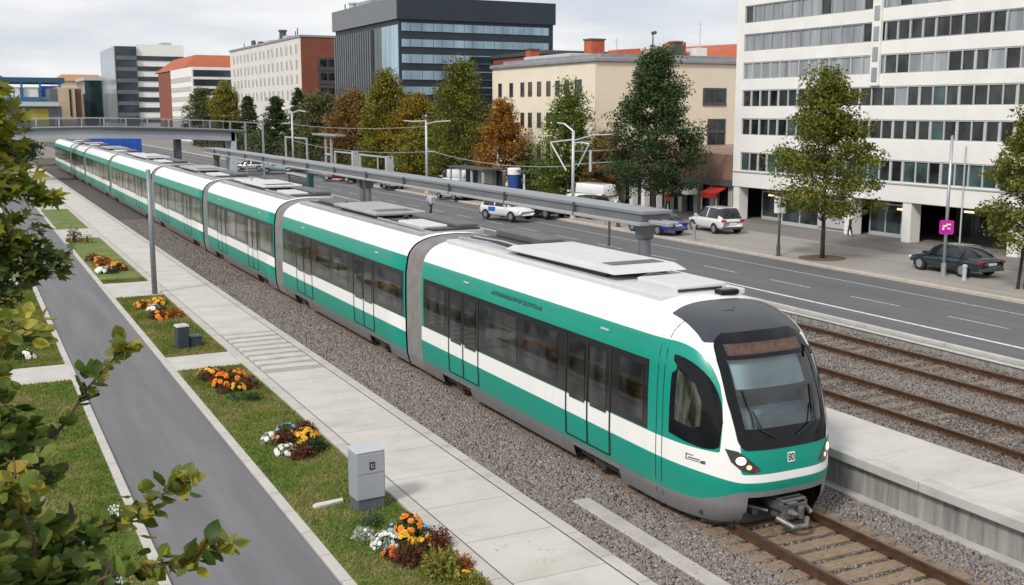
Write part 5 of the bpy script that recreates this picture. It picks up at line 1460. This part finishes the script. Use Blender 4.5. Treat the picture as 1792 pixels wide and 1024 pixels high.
MB().box(-.9, .9, -3.4, 3.4, 2.0, 2.12).build('roof', m_dgrey, bs); MB().box(.7, .8, -3.3, 3.3, 0, 1.95).build('back_panel', m_black, bs)
for yy in (-3.0, -.9, 1.3, 3.2): MB().box(-.75, -.62, yy-.1, yy+.1, 0, 1.997).build('post', m_lgrey, bs)
kb = thing('storage_box', 'pale grey storage box between the bus shelter and the blue advertising column', 'box', (37.4, 77.8, .1))
MB().box(-.6, .6, -1.3, 1.3, 0, 1.85).build('box', M('grey_box', (.42, .42, .38), .7), kb, bevel=.03); MB().box(-.65, .65, -1.35, 1.35, 1.853, 1.95).build('lid', m_lgrey, kb)
ac = thing('advertising_column', 'blue advertising column with a white top under the orange tree', 'column', (38, 77.0, .1)); ac.location = (37.6, 74.2, .1)
MB().lathe((0,0,0), [(.5,0),(.5,1.75)], 20).build('drum', M('column_blue', (.02, .06, .22), .35, var=.35, scale=2), ac); MB().lathe((0,0,1.753), [(.53,0),(.53,.42),(.45,.5)], 20).build('cap', m_white, ac)
po = thing('poster_stand', 'white poster stand with dark patches right of the blue advertising column', 'poster stand', (37.6, 72.6, .1))
MB().obox((0,0,.1), (.12, 1.0, 1.8), R(-25)).build('panel', M('poster', (.5, .52, .56), .5, var=.75, scale=2.2), po); MB().box(-.3, .3, -.6, .6, 2.0, 2.1).build('roof', m_dgrey, po); MB().box(-.05, .05, -.4, .4, 0, .098).build('foot', m_dgrey, po)
# overhead wires
def wire(label, a, b, sag=.3, r=.018):
    pts = [tuple(Vector(a).lerp(Vector(b), k/10)-Vector((0, 0, sag*4*(k/10)*(1-k/10)))) for k in range(11)]
    o = MB().tube(pts, r, 5).build('overhead_wire', m_grey); tag(o, label, 'wire', 'overhead wires above the street')
wire('thick cable from the bracket mast to the corner of the white office block', (33.4, 57.95, 3.4), (42.0, 53.5, 4.5), .15, .035)
wire('thin cable between the two nearer white street masts', (33.4, 57.95, 3.3), (33.4, 81.5, 3.6), .5, .025)
wire('thin cable running left from the curved arm lamp before the trees', (33.4, 81.5, 5.4), (33.0, 119.5, 5.2), .3, .025)
wire('lower thin cable left of the curved arm lamp', (33.4, 81.5, 3.4), (33.0, 119.5, 3.4), .5, .025)
wire('thin cable from the bracket mast to the big dark green tree', (33.4, 57.95, 4.2), (37.5, 55.2, 4.6), .1, .025)

# tree pit under the street tree
o = MB().prism([(34.2+1.0*math.cos(a)*1.1, 36.9+1.0*math.sin(a)) for a in np.linspace(0, 2*math.pi, 19)[:-1]], .09, .112).build('tree_pit', M('tree_pit_soil', (.12, .085, .06), .95, 0, .3, 4)); o['kind'] = 'structure'

# utility cabinet and bins on the lawn
uc = thing('utility_cabinet', 'light grey utility cabinet with a small dark badge on the lawn by the footpath', 'cabinet', (5.66, 16.62, .03), R(4))
m_cab = M('cabinet_paint', (.29, .31, .345), .5, 0, .08, 2)
MB().box(-.225, .25, -.15, .2, 0, .20).build('plinth', M('plinth_grey', (.10, .11, .125), .7, 0, .1, 4), uc, bevel=.008)
MB().box(-.245, .265, -.165, .22, .203, 1.01).build('housing', m_cab, uc, bevel=.02)
MB().add([(-.25,-.172,1.013),(.27,-.172,1.013),(.27,.228,1.013),(-.25,.228,1.013),(-.245,-.165,1.035),(.265,-.165,1.035),(.265,.22,1.065),(-.245,.22,1.065)], [(0,3,2,1),(4,5,6,7),(0,1,5,4),(1,2,6,5),(2,3,7,6),(3,0,4,7)]).build('lid', M('cabinet_lid', (.42, .44, .47), .5, 0, .06, 2), uc, bevel=.012)
MB().box(-.222, .242, -.176, -.168, .225, .99).build('door', M('cabinet_door', (.345, .365, .40), .45, 0, .07, 1.5), uc, bevel=.006)
bd = MB(); bd.box(-.02, .075, -.184, -.177, .72, .85); bd.build('badge', m_gloss, uc, bevel=.004)
bm_ = MB()
for u0, u1, z0, z1 in ((0, .02, .745, .825), (.022, .055, .745, .76), (.035, .055, .763, .785), (.03, .055, .80, .825)): bm_.box(u0, u1, -.188, -.185, z0, z1)
bm_.build('badge_mark', m_grey, uc)
MB().box(-.222, .242, -.1785, -.1765, .655, .661).build('door_seam', m_dgrey, uc)
wb_ = thing('litter_bin', 'tall dark blue grey litter bin with a pale lid on the lawn', 'bin', (5.17, 30.85, .03), R(8))
m_bin = M('bin_plastic', (.035, .05, .065), .55, 0, .15, 3)
MB().obox((0,0,0), (.32, .3, .62), 0, 0, 1.06).build('body', m_bin, wb_, bevel=.02); MB().obox((0,0,.623), (.37, .35, .06), 0, 0, .85).build('lid', m_lgrey, wb_, bevel=.015)
wb2 = thing('grit_box', 'low dark grit box against the tall litter bin', 'box', (5.53, 30.95, .03), R(8))
MB().obox((0,0,0), (.34, .32, .28), 0, 0, .97).build('body', m_bin, wb2, bevel=.02); MB().obox((0,0,.283), (.37, .35, .05), 0, 0, .9).build('lid', M('bin_lid', (.06, .075, .09), .5), wb2, bevel=.012)
o = MB().prism([(4.86,16.93),(5.38,17.03),(5.4,17.16),(4.9,17.1),(4.83,17.02)], .025, .085).build('drain_slab', M('slab_pale', (.55, .53, .49), .85, 0, .1, 6), bevel=.01); tag(o, 'narrow pale concrete slab in the grass left of the utility cabinet', 'slab')

# ------------------------------------------------------------------ people
def person(label, x, y, z, rz, jacket, trousers, h=1.45, stride=.12):
    t = thing('person', label, 'person', (x, y, z), rz); k = h/1.75; t.scale = (k,)*3
    def skin(name, J, E, mat, root=0, sub=1):
        me = bpy.data.meshes.new(name); me.from_pydata([j[:3] for j in J], E, []); me.materials.append(mat)
        o = bpy.data.objects.new(name, me); C.objects.link(o); o.parent = t
        sk = o.modifiers.new('skin', 'SKIN'); o.modifiers.new('sub', 'SUBSURF').render_levels = sub
        for i, j in enumerate(J):
            v = me.skin_vertices[0].data[i]; v.radius = (j[3], j[3] if len(j) < 5 else j[4]); v.use_root = i == root
        return o
    s = stride
    J = [(0,0,.92,.13,.1),(0,0,1.2,.13,.1),(0,0,1.42,.12,.09),(0,.01,1.52,.055),(0,.03,1.62,.09,.1),(0,.03,1.74,.07,.08),
         (-.19,0,1.40,.055),(-.24,-s*.6,1.12,.042),(-.22,-s*.3+.1,.88,.032),(-.21,-s*.3+.15,.79,.04,.02),
         (.19,0,1.40,.055),(.24,s*.6,1.12,.042),(.22,s*.3+.12,.88,.032),(.21,s*.3+.17,.79,.04,.02),
         (-.09,0,.86,.085),(-.1,s,.48,.062),(-.1,s*.8,.09,.045),(-.1,s*.8+.14,.04,.04,.03),
         (.09,0,.86,.085),(.1,-s*.6,.48,.062),(.1,-s*1.5,.1,.045),(.1,-s*1.5+.14,.04,.04,.03)]
    E = [(0,1),(1,2),(2,3),(3,4),(4,5),(2,6),(6,7),(7,8),(8,9),(2,10),(10,11),(11,12),(12,13),(0,14),(14,15),(15,16),(16,17),(0,18),(18,19),(19,20),(20,21)]
    skin('body', J, E, m_skin)
    skin('jacket', [(0,0,.90,.17,.13),(0,0,1.2,.165,.125),(0,0,1.44,.14,.105),(-.19,0,1.40,.075),(-.24,-s*.6,1.12,.062),(-.22,-s*.3+.1,.90,.05),(.19,0,1.40,.075),(.24,s*.6,1.12,.062),(.22,s*.3+.12,.90,.05)],
         [(0,1),(1,2),(2,3),(3,4),(4,5),(2,6),(6,7),(7,8)], jacket)
    skin('trousers', [(0,0,.93,.15,.12),(-.09,0,.82,.10),(-.1,s,.48,.08),(-.1,s*.8,.1,.065),(.09,0,.82,.10),(.1,-s*.6,.48,.08),(.1,-s*1.5,.11,.065)], [(0,1),(1,2),(2,3),(0,4),(4,5),(5,6)], trousers)
    skin('hair', [(0,0,1.67,.095,.09),(0,.005,1.75,.085,.085)], [(0,1)], m_hair)
    return t
m_cloth1 = M('pale_blue_jacket', (.45, .50, .60), .8); m_cloth2 = M('dark_cloth', (.02, .025, .03), .8); m_cloth3 = M('hi_vis_lime', (.25, .40, .05), .8)
person('person in an orange top and dark trousers in front of the dark shops', 40.9, 58.6, .106, R(160), m_orange, m_cloth2, 1.5)
person('person in dark clothes beside a pier of the white office block', 41.3, 42.6, .106, R(30), m_cloth2, m_cloth2, 1.15)
person('person in a pale blue jacket crossing the street beyond the train roof', 26.8, 64.8, 0, R(-60), m_cloth1, m_cloth2, 1.5, .2)

# ------------------------------------------------------------------ flower beds
FG = 'bedding plants on the lawn strip'
def lf(name, cols, tr=.25): return leafmat(name, cols, tr, .6)
m_fol = dict(green=lf('bed_green', [(.03,.07,.015), (.06,.11,.025), (.10,.15,.04)]), dark=lf('bed_dark', [(.012,.03,.010), (.025,.05,.015), (.05,.08,.02)]),
  brown=lf('bed_brown', [(.05,.018,.010), (.10,.032,.015), (.16,.055,.022), (.07,.03,.014)]), maroon=lf('bed_maroon', [(.06,.016,.010), (.13,.035,.02), (.20,.07,.035)]),
  lime=lf('bed_lime', [(.10,.13,.015), (.20,.21,.025), (.30,.28,.05), (.14,.10,.03)]), rust=lf('bed_rust', [(.20,.05,.012), (.34,.10,.02), (.42,.17,.03), (.14,.04,.012)]),
  silver=lf('bed_silver', [(.28,.34,.24), (.40,.46,.36), (.52,.56,.48), (.18,.25,.15)]), feather=lf('bed_feather', [(.045,.10,.035), (.08,.14,.05), (.12,.18,.075)]))
m_blm = dict(orange=M('petal_orange', (.80, .24, .012), .5, 0, .2, 20), yellow=M('petal_yellow', (.80, .42, .02), .5, 0, .25, 20), white=M('petal_white', (.80, .80, .72), .6, 0, .08, 20),
  sky=M('petal_sky', (.22, .50, .72), .6, 0, .15, 20), deep=M('petal_deep_orange', (.72, .15, .012), .5, 0, .2, 20), gold=M('petal_gold', (.62, .30, .03), .5, 0, .3, 20))
def flower(label, x, y, r, h, fol, blm=None, nb=0, bs=.05, nl=420, name='bedding_plant'):
    t = thing(name, label, 'plant', (x, y, .03), RNG.random()*6.28, FG)
    d = RNG.normal(size=(nl, 3)); d /= np.linalg.norm(d, axis=1)[:, None]; d[:, 2] = np.abs(d[:, 2])
    P = d*np.array([r, r, h])*(.55+.5*RNG.random((nl, 1)))
    P *= (1+.16*np.sin(4*np.arctan2(P[:, 1], P[:, 0])+RNG.random()*6))[:, None]
    size = max(.035, r*.22)
    nrm = d
    a = RNG.normal(size=(nl, 3)); u = np.cross(nrm, a); u /= np.linalg.norm(u, axis=1)[:, None]
    out_ = (nrm*.8+u*.6)*size*(.6+.8*RNG.random((nl, 1))); w_ = np.cross(out_, nrm); w_ /= (np.linalg.norm(w_, axis=1)[:, None]+1e-9); w_ *= size*.28
    V = np.stack([P-out_*.5, P+w_, P+out_*.5, P-w_], 1)
    npmesh('foliage', V, 4, m_fol[fol], t)
    st_ = MB(); st_.tube([(0,0,0), (0,0,h*.6)], [r*.25, r*.1], 6)
    for k in range(5): a_ = k*1.26; st_.tube([(0,0,.02), (math.cos(a_)*r*.5, math.sin(a_)*r*.5, h*.55)], .008, 4)
    st_.build('stem', m_twig, t)
    if nb:
        for i in range(nb):
            vs = []
            dd = RNG.normal(size=3); dd[2] = abs(dd[2])+.35; dd /= np.linalg.norm(dd)
            c = dd*np.array([r, r, h])*(1.0+.08*RNG.random()); n_ = Vector(dd)
            ux = n_.orthogonal().normalized(); vx = n_.cross(ux); s = bs*(.8+.5*RNG.random()); ph = RNG.random()*6
            c = Vector(c); K = (7, 5)
            # a rosette in one connected piece: centre, two rings of petals folded upward
            vs.append(c+n_*s*.3); fs = []
            for ring, (rad, lift) in enumerate(((1.0, .0), (.62, .30))):
                np_ = K[ring]
                for k in range(np_):
                    a0 = ph+ring*.4+2*math.pi*k/np_; am = a0+math.pi/np_; a1 = a0+2*math.pi/np_*.95
                    di = lambda q, m_, l_: c+(ux*math.cos(q)+vx*math.sin(q))*s*m_+n_*s*l_
                    o_ = len(vs); vs += [di(a0, rad*.72, lift+.22), di(am, rad, lift+.06), di(a1, rad*.72, lift+.22)]
                    fs.append((0, o_, o_+1, o_+2))
            bl_ = MB(); bl_.add(vs, fs); bl_.build('bloom', m_blm[blm], t)
    return t
B = [  # nearest bed
 ('feathery green plant behind the pale green clump in the nearest flower bed', 5.46, 15.85, .17, .22, 'feather', None, 0, 0),
 ('pale grey green cabbage like clump at the left of the nearest flower bed', 5.16, 15.42, .16, .15, 'silver', 'white', 5, .03),
 ('large white flowering clump in the nearest flower bed', 5.38, 14.93, .21, .19, 'silver', 'white', 42, .042),
 ('small sky blue and white flower by the white clump in the nearest bed', 5.68, 15.42, .09, .14, 'green', 'sky', 6, .035),
 ('tall orange flowering plant at the back of the nearest flower bed', 5.86, 15.2, .20, .28, 'green', 'orange', 16, .075),
 ('single sky blue flower right of the orange blooms in the nearest bed', 6.02, 14.95, .07, .17, 'green', 'sky', 3, .055),
 ('yellow orange flowering plant in the middle of the nearest flower bed', 5.62, 14.8, .17, .20, 'green', 'yellow', 15, .062),
 ('golden yellow flowering plant beside the dark brown bush in the nearest bed', 5.87, 14.55, .13, .19, 'green', 'yellow', 12, .06),
 ('small deep orange flower tuft at the front of the nearest flower bed', 5.30, 14.5, .11, .13, 'brown', 'deep', 9, .052),
 ('reddish brown grassy bush at the front of the nearest flower bed', 5.47, 14.25, .24, .24, 'brown', None, 0, 0),
 ('dark brown bush at the footpath edge of the nearest flower bed', 6.03, 14.5, .23, .30, 'maroon', None, 0, 0),
 ('round yellow green shrub in front of the nearest flower bed', 5.72, 13.62, .29, .36, 'lime', None, 0, 0),
 ('rust orange tuft right of the yellow green shrub by the footpath', 6.10, 13.62, .13, .20, 'rust', 'deep', 4, .04),
 ('low yellow green shrub cut by the bottom edge of the picture', 5.86, 12.95, .23, .24, 'lime', 'yellow', 7, .035),
 # second bed
 ('blue and white flowers at the back of the second flower bed', 5.66, 21.55, .22, .14, 'feather', 'sky', 9, .05),
 ('red brown bush at the back of the second flower bed', 5.93, 21.3, .22, .24, 'maroon', None, 0, 0),
 ('peach and white flowers at the left of the second flower bed', 5.12, 20.95, .16, .18, 'silver', 'white', 14, .05),
 ('dark brown bush in the middle of the second flower bed', 5.36, 20.8, .22, .28, 'brown', 'gold', 4, .04),
 ('row of orange yellow flowers along the right of the second flower bed', 5.80, 20.75, .24, .22, 'green', 'yellow', 26, .06),
 ('dark green bush at the right front of the second flower bed', 5.76, 20.1, .25, .22, 'dark', None, 0, 0),
 ('white flowers at the front of the second flower bed', 5.22, 20.1, .20, .16, 'silver', 'white', 26, .05),
 ('rust red bush at the front of the second flower bed', 5.45, 19.8, .25, .20, 'maroon', None, 0, 0),
 # third bed
 ('yellow and brown flowers at the back left of the third flower bed', 5.08, 26.8, .26, .26, 'brown', 'yellow', 16, .07),
 ('dark bush at the back of the third flower bed', 5.35, 26.9, .22, .24, 'brown', None, 0, 0),
 ('large orange flowers in the middle of the third flower bed', 5.24, 26.0, .25, .26, 'brown', 'orange', 20, .085),
 ('orange flowers at the back right of the third flower bed', 5.66, 26.45, .24, .24, 'green', 'orange', 16, .075),
 ('dark maroon bush at the right of the third flower bed', 5.77, 25.55, .28, .24, 'maroon', None, 0, 0),
 ('yellow flowers at the front of the third flower bed', 5.46, 25.4, .2, .17, 'green', 'yellow', 14, .06),
 ('dark brown bush at the front of the third flower bed', 5.17, 25.35, .2, .18, 'brown', None, 0, 0),
 ('low dark green mound alone on the grass before the third bed', 5.62, 24.4, .19, .16, 'dark', None, 0, 0),
 ('low pale teal green plant beside the lone dark mound', 5.38, 24.75, .3, .08, 'feather', None, 0, 0),
 # fourth bed
 ('rust and yellow plant at the left of the fourth flower bed', 5.15, 37.9, .3, .24, 'rust', 'gold', 12, .08),
 ('white flowers in the middle of the fourth flower bed', 5.38, 37.0, .24, .2, 'silver', 'white', 16, .075),
 ('yellow flowers at the back of the fourth flower bed', 5.68, 38.3, .26, .22, 'green', 'yellow', 14, .08),
 ('dark green bush in the middle of the fourth flower bed', 5.55, 36.9, .24, .2, 'dark', None, 0, 0),
 ('orange brown plant at the front of the fourth flower bed', 5.26, 35.6, .3, .24, 'brown', 'orange', 12, .085),
 ('broad rust plant at the right of the fourth flower bed', 5.72, 35.8, .36, .26, 'rust', None, 0, 0),
 # fifth bed
 ('brown leafy plant at the back of the fifth flower bed', 4.9, 51.2, .32, .32, 'brown', 'gold', 8, .09),
 ('large rust plant in the middle of the fifth flower bed', 5.1, 49.4, .42, .34, 'rust', 'gold', 14, .1),
 ('brown and gold plant at the right of the fifth flower bed', 5.5, 47.6, .4, .3, 'brown', 'gold', 12, .1),
 ('white flowers at the front of the fifth flower bed', 4.86, 47.1, .28, .2, 'silver', 'white', 14, .1),
 ('dark green plant beside the white flowers of the fifth bed', 5.2, 46.9, .26, .2, 'dark', None, 0, 0),
]
for lab, x, y, r, h, fo, bl, nb, bs_ in B:
    r *= 1.12; h *= 1.12
    flower(lab, x, y, r, h, fo, bl, nb, bs_ or .05, 700 if y < 22 else 360)
t = flower('tall brown plant with yellow green leaves alone on the farthest lawn patch', 4.85, 59.2, .42, .75, 'brown', None, 0, .05, 420)
flower('yellow green sprig leaning from the tall brown plant', 5.4, 58.6, .4, .5, 'lime', None, 0, .05, 160)
flower('white and dark green tuft on the left lawn beside the cycleway', 1.1, 31.4, .3, .22, 'dark', 'white', 6, .09, 300)

# ------------------------------------------------------------------ near foliage at the camera's left
def ovate(nseg=4):
    """unit leaf along +x, folded on its midrib: 2*nseg quads/tris"""
    prof = [(0, 0), (.12, .24), (.35, .40), (.62, .34), (.85, .16), (1, 0)]
    mid = [(x, 0, -.10*math.sin(x*3.1)) for x, _ in prof]
    up_ = [(x, w_, .10-.10*math.sin(x*3.1)) for x, w_ in prof[1:-1]]; dn = [(x, -w_, .10-.10*math.sin(x*3.1)) for x, w_ in prof[1:-1]]
    V = mid+up_+dn; m_ = len(prof); k = len(up_)
    F = [(0, 1, m_), (0, m_+k, 1)]
    for i in range(k-1): F += [(i+1, i+2, m_+i+1, m_+i), (i+1, m_+k+i, m_+k+i+1, i+2)]
    F += [(k, m_-1, m_+k-1), (k, m_+k+k-1, m_-1)]
    return np.array(V), F
def maple():
    pts = []
    lobes = [(180, .12), (150, .55), (128, .30), (100, .80), (78, .42), (52, .85), (28, .50), (0, 1.0)]
    pos = [(r_*math.cos(R(a)), r_*math.sin(R(a))) for a, r_ in lobes]
    neg = [(x, -y) for x, y in pos[1:-1]][::-1]
    ring = pos+neg
    V = [(0, 0, -.05)]+[(x, y, .06*abs(y)-.10*max(x, 0)**2) for x, y in ring]
    n = len(ring); F = [(0, i+1, (i+1) % n+1) for i in range(n)]
    return np.array(V)*.62, [f[::-1] for f in F]
def leaves(name, shape, P, D, size, mat, parent, up=.8):
    """P positions of the stalk, D growth directions, random roll with the blade mostly facing up"""
    n = len(P); V, F = shape
    D = D/np.linalg.norm(D, axis=1)[:, None]
    nz = np.array([0, 0, 1.])*up+RNG.normal(size=(n, 3))*.5
    nz -= D*np.sum(nz*D, 1)[:, None]; nz /= np.linalg.norm(nz, axis=1)[:, None]
    yv = np.cross(nz, D)
    s = size*(.6+.65*RNG.random(n))
    W = (V[None, :, 0, None]*D[:, None, :]+V[None, :, 1, None]*yv[:, None, :]+V[None, :, 2, None]*nz[:, None, :])*s[:, None, None]+P[:, None, :]
    return npmesh(name, W, None, mat, parent, facesets=(len(V), F), smooth=False)
m_shrub = leafmat('shrub_leaves', [(.03,.065,.012), (.07,.125,.02), (.12,.185,.03), (.19,.24,.045), (.06,.10,.022), (.25,.27,.07)], .36, .5)
m_shruby = leafmat('shrub_young_leaves', [(.14,.17,.02), (.26,.26,.03), (.40,.36,.04), (.22,.24,.05), (.34,.24,.03)], .35, .45)
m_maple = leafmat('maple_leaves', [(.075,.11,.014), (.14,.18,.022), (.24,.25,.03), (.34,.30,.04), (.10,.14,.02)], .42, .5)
m_mapled = leafmat('maple_dark_leaves', [(.03,.055,.012), (.055,.09,.018), (.10,.13,.026), (.19,.19,.045)], .30, .5)  # darker copy of the maple leaves, shade put into the colour
def branch_leaves(path, n, spread, rs=None):
    path = [np.array(p, float) for p in path]; P = []; D = []
    for i in range(n):
        t = RNG.random()*(len(path)-1); k = int(min(t, len(path)-1.001)); f = t-k
        p = path[k]*(1-f)+path[k+1]*f; ax = path[k+1]-path[k]; ax /= np.linalg.norm(ax)
        d = RNG.normal(size=3); d -= ax*np.dot(d, ax); d /= np.linalg.norm(d)
        d = d+ax*.7; P.append(p+RNG.normal(size=3)*spread); D.append(d)
    return np.array(P), np.array(D)
def blob(c, r, n):
    d = RNG.normal(size=(n, 3)); d /= np.linalg.norm(d, axis=1)[:, None]
    P = np.array(c)+d*np.array(r)*(RNG.random((n, 1))**.4)
    D = d+RNG.normal(size=(n, 3))*.6; D[:, 2] *= .5
    return P, D
cat_ = lambda L: (np.concatenate([a for a, _ in L]), np.concatenate([b for _, b in L]))

sb_ = thing('flowering_shrub', 'tall leafy shrub with small white flowers and yellowing twig tips at the lower left', 'shrub', (-.15, 2.75, -.05))
OB = Vector((-.15, 2.75, -.05))
root = (-.15, 2.75, -.05)
br = [
 [(.0, 3.05, 5.45), (.10, 3.10, 5.60), (.15, 3.16, 5.69), (.20, 3.14, 5.75), (.26, 3.13, 5.84), (.34, 3.11, 5.93), (.375, 3.10, 5.965)],
 [(-.05, 2.85, 5.35), (.10, 2.88, 5.44), (.19, 2.88, 5.51), (.32, 2.82, 5.58), (.39, 2.80, 5.62), (.465, 2.77, 5.665)],
 [(-.05, 2.65, 5.35), (.15, 2.62, 5.48), (.29, 2.60, 5.525), (.39, 2.56, 5.535), (.50, 2.51, 5.575)],
 [(-.1, 2.75, 5.2), (.03, 2.73, 5.45), (.09, 2.71, 5.57), (.06, 2.75, 5.70), (.06, 2.78, 5.78)],
 [(-.2, 3.1, 5.3), (-.05, 3.2, 5.7), (.06, 3.24, 5.92), (.10, 3.25, 6.03)],
 [(-.1, 2.7, 5.2), (.1, 2.66, 5.38), (.22, 2.62, 5.47), (.25, 2.6, 5.56)],
]
wd = MB(); wd.tube([(-.15, 2.75, -.05), (-.17, 2.77, 2.2), (-.15, 2.78, 4.2), (-.12, 2.78, 5.2)], [.07, .055, .04, .022], 8)
for b in br:
    wd.tube([(-.14, 2.78, 4.6)]+b[:1], [.018, .011], 6)
    wd.tube(b, [.0075-.0055*i/(len(b)-1) for i in range(len(b))], 6)
wd.build('branches', m_twig, sb_, world=True, smooth=True)
L = [branch_leaves(br[0][2:], 26, .012), branch_leaves(br[1][1:], 60, .022), branch_leaves(br[2][1:], 40, .015), branch_leaves(br[3], 40, .03), branch_leaves(br[4], 40, .03), branch_leaves(br[5], 40, .03),
     blob((-.12, 2.78, 5.55), (.22, .28, .22), 620), blob((.08, 2.72, 5.44), (.20, .22, .11), 420), blob((-.02, 3.05, 5.74), (.14, .2, .16), 330), blob((.16, 2.66, 5.44), (.12, .14, .08), 120), blob((.05, 3.15, 5.62), (.12, .14, .12), 160), blob((.0, 2.95, 5.45), (.22, .2, .14), 420), blob((-.05, 3.1, 5.85), (.14, .16, .12), 160)]
P_, D_ = cat_(L)
leaves('foliage', ovate(), P_-np.array(OB), D_, .050, m_shrub, sb_)
tips = [b[-1] for b in br[:3]]+[(.06, 2.74, 5.70)]
L = [blob(t_, (.018, .018, .016), 9) for t_ in tips]+[branch_leaves(br[1][2:], 44, .016), branch_leaves(br[2][2:], 26, .012), branch_leaves(br[0][4:], 18, .012), blob((.06, 2.76, 5.72), (.05, .05, .03), 26), blob((-.02, 2.8, 5.60), (.15, .15, .12), 40), blob((.08, 3.22, 6.01), (.12, .1, .05), 80), blob((.03, 3.25, 5.9), (.06, .08, .04), 16), blob((-.0, 2.8, 5.73), (.05, .05, .03), 12)]
P_, D_ = cat_(L)
leaves('young_leaves', ovate(), P_-np.array(OB), D_, .042, m_shruby, sb_)
for c in ((.035, 3.08, 5.80), (.12, 2.88, 5.62), (.11, 2.71, 5.50), (.29, 2.82, 5.60), (.20, 2.62, 5.46), (.22, 2.9, 5.5), (.02, 2.9, 5.66), (.27, 2.6, 5.50), (.10, 3.16, 5.69), (.06, 2.72, 5.53)):
    vs = [Vector(c)-OB]; fs = []
    for k in range(8):
        cv = Vector(np.array(c)+RNG.normal(size=3)*.008)-OB; n_ = Vector(RNG.normal(size=3)+np.array([0, -.8, .8])).normalized(); ux = n_.orthogonal().normalized(); vx = n_.cross(ux); s = .010
        for q_ in range(5):
            a = q_*1.2566; o_ = len(vs)
            vs += [cv+(ux*math.cos(a+d_)+vx*math.sin(a+d_))*s*m_+n_*s*l_ for d_, m_, l_ in ((0, .7, .25), (.45, 1.05, .15), (.9, .7, .25))]; fs.append((o_, o_+1, o_+2))
            fs.append((0, o_, o_+2)) if q_ == 0 and k < 8 else None
            if q_: fs.append((o_-1, o_, o_+1))
    b_ = MB(); b_.add(vs, [f for f in fs if f]); b_.build('blossom', m_blm['white'], sb_)

mt = thing('maple_tree', 'maple tree with lobed olive and dark green leaves at the left edge of the picture', 'tree', (-1.3, 7.3, -.05))
OM = np.array([-1.3, 7.3, -.05])
wd = MB(); wd.tube([(-1.3,7.3,-.05), (-1.28,7.28,2.5), (-1.2,7.25,4.6), (-1.1,7.25,6.2), (-1.05,7.2,7.6)], [.16, .13, .10, .06, .02], 10)
limbs = [[(-1.2,7.25,4.9), (-.6,7.15,5.4), (-.05,7.0,5.7), (.30,6.95,5.78), (.5,6.85,5.72)], [(-1.15,7.25,5.4), (-.5,7.2,5.9), (0,7.12,6.1), (.3,7.0,6.12), (.45,6.93,6.1)],
         [(-1.1,7.25,5.9), (-.5,7.25,6.35), (0,7.2,6.5), (.22,7.15,6.55)], [(-1.2,7.25,5.2), (-1.8,7.5,5.9), (-2.1,7.6,6.4)], [(-1.2,7.25,4.7), (-.5,7.0,5.2), (0,6.95,5.45), (.2,6.93,5.5)]]
for l in limbs: wd.tube(l, [.04-.034*i/(len(l)-1) for i in range(len(l))], 6)
wd.build('trunk', m_bark, mt, world=True, smooth=True)
L = [blob((.12, 7.15, 6.70), (.17, .2, .12), 60), blob((.25, 7.1, 6.50), (.13, .15, .16), 44), blob((.30, 7.02, 6.26), (.12, .14, .10), 34), blob((.26, 6.97, 5.93), (.16, .14, .10), 50), blob((-.02, 7.15, 6.52), (.30, .3, .20), 120), blob((.18, 7.12, 6.42), (.11, .14, .10), 36), blob((-.05, 7.08, 6.17), (.33, .3, .13), 200), blob((.22, 7.02, 6.13), (.18, .15, .07), 44), branch_leaves(limbs[1][2:], 34, .03), blob((.42, 6.93, 6.1), (.10, .1, .045), 16), branch_leaves(limbs[2], 60, .08),
     blob((-.9, 7.3, 6.6), (.7, .7, .6), 500), blob((-1.7, 7.5, 6.3), (.7, .7, .7), 350)]
P_, D_ = cat_(L); leaves('foliage', maple(), P_-OM, D_, .118, m_maple, mt)
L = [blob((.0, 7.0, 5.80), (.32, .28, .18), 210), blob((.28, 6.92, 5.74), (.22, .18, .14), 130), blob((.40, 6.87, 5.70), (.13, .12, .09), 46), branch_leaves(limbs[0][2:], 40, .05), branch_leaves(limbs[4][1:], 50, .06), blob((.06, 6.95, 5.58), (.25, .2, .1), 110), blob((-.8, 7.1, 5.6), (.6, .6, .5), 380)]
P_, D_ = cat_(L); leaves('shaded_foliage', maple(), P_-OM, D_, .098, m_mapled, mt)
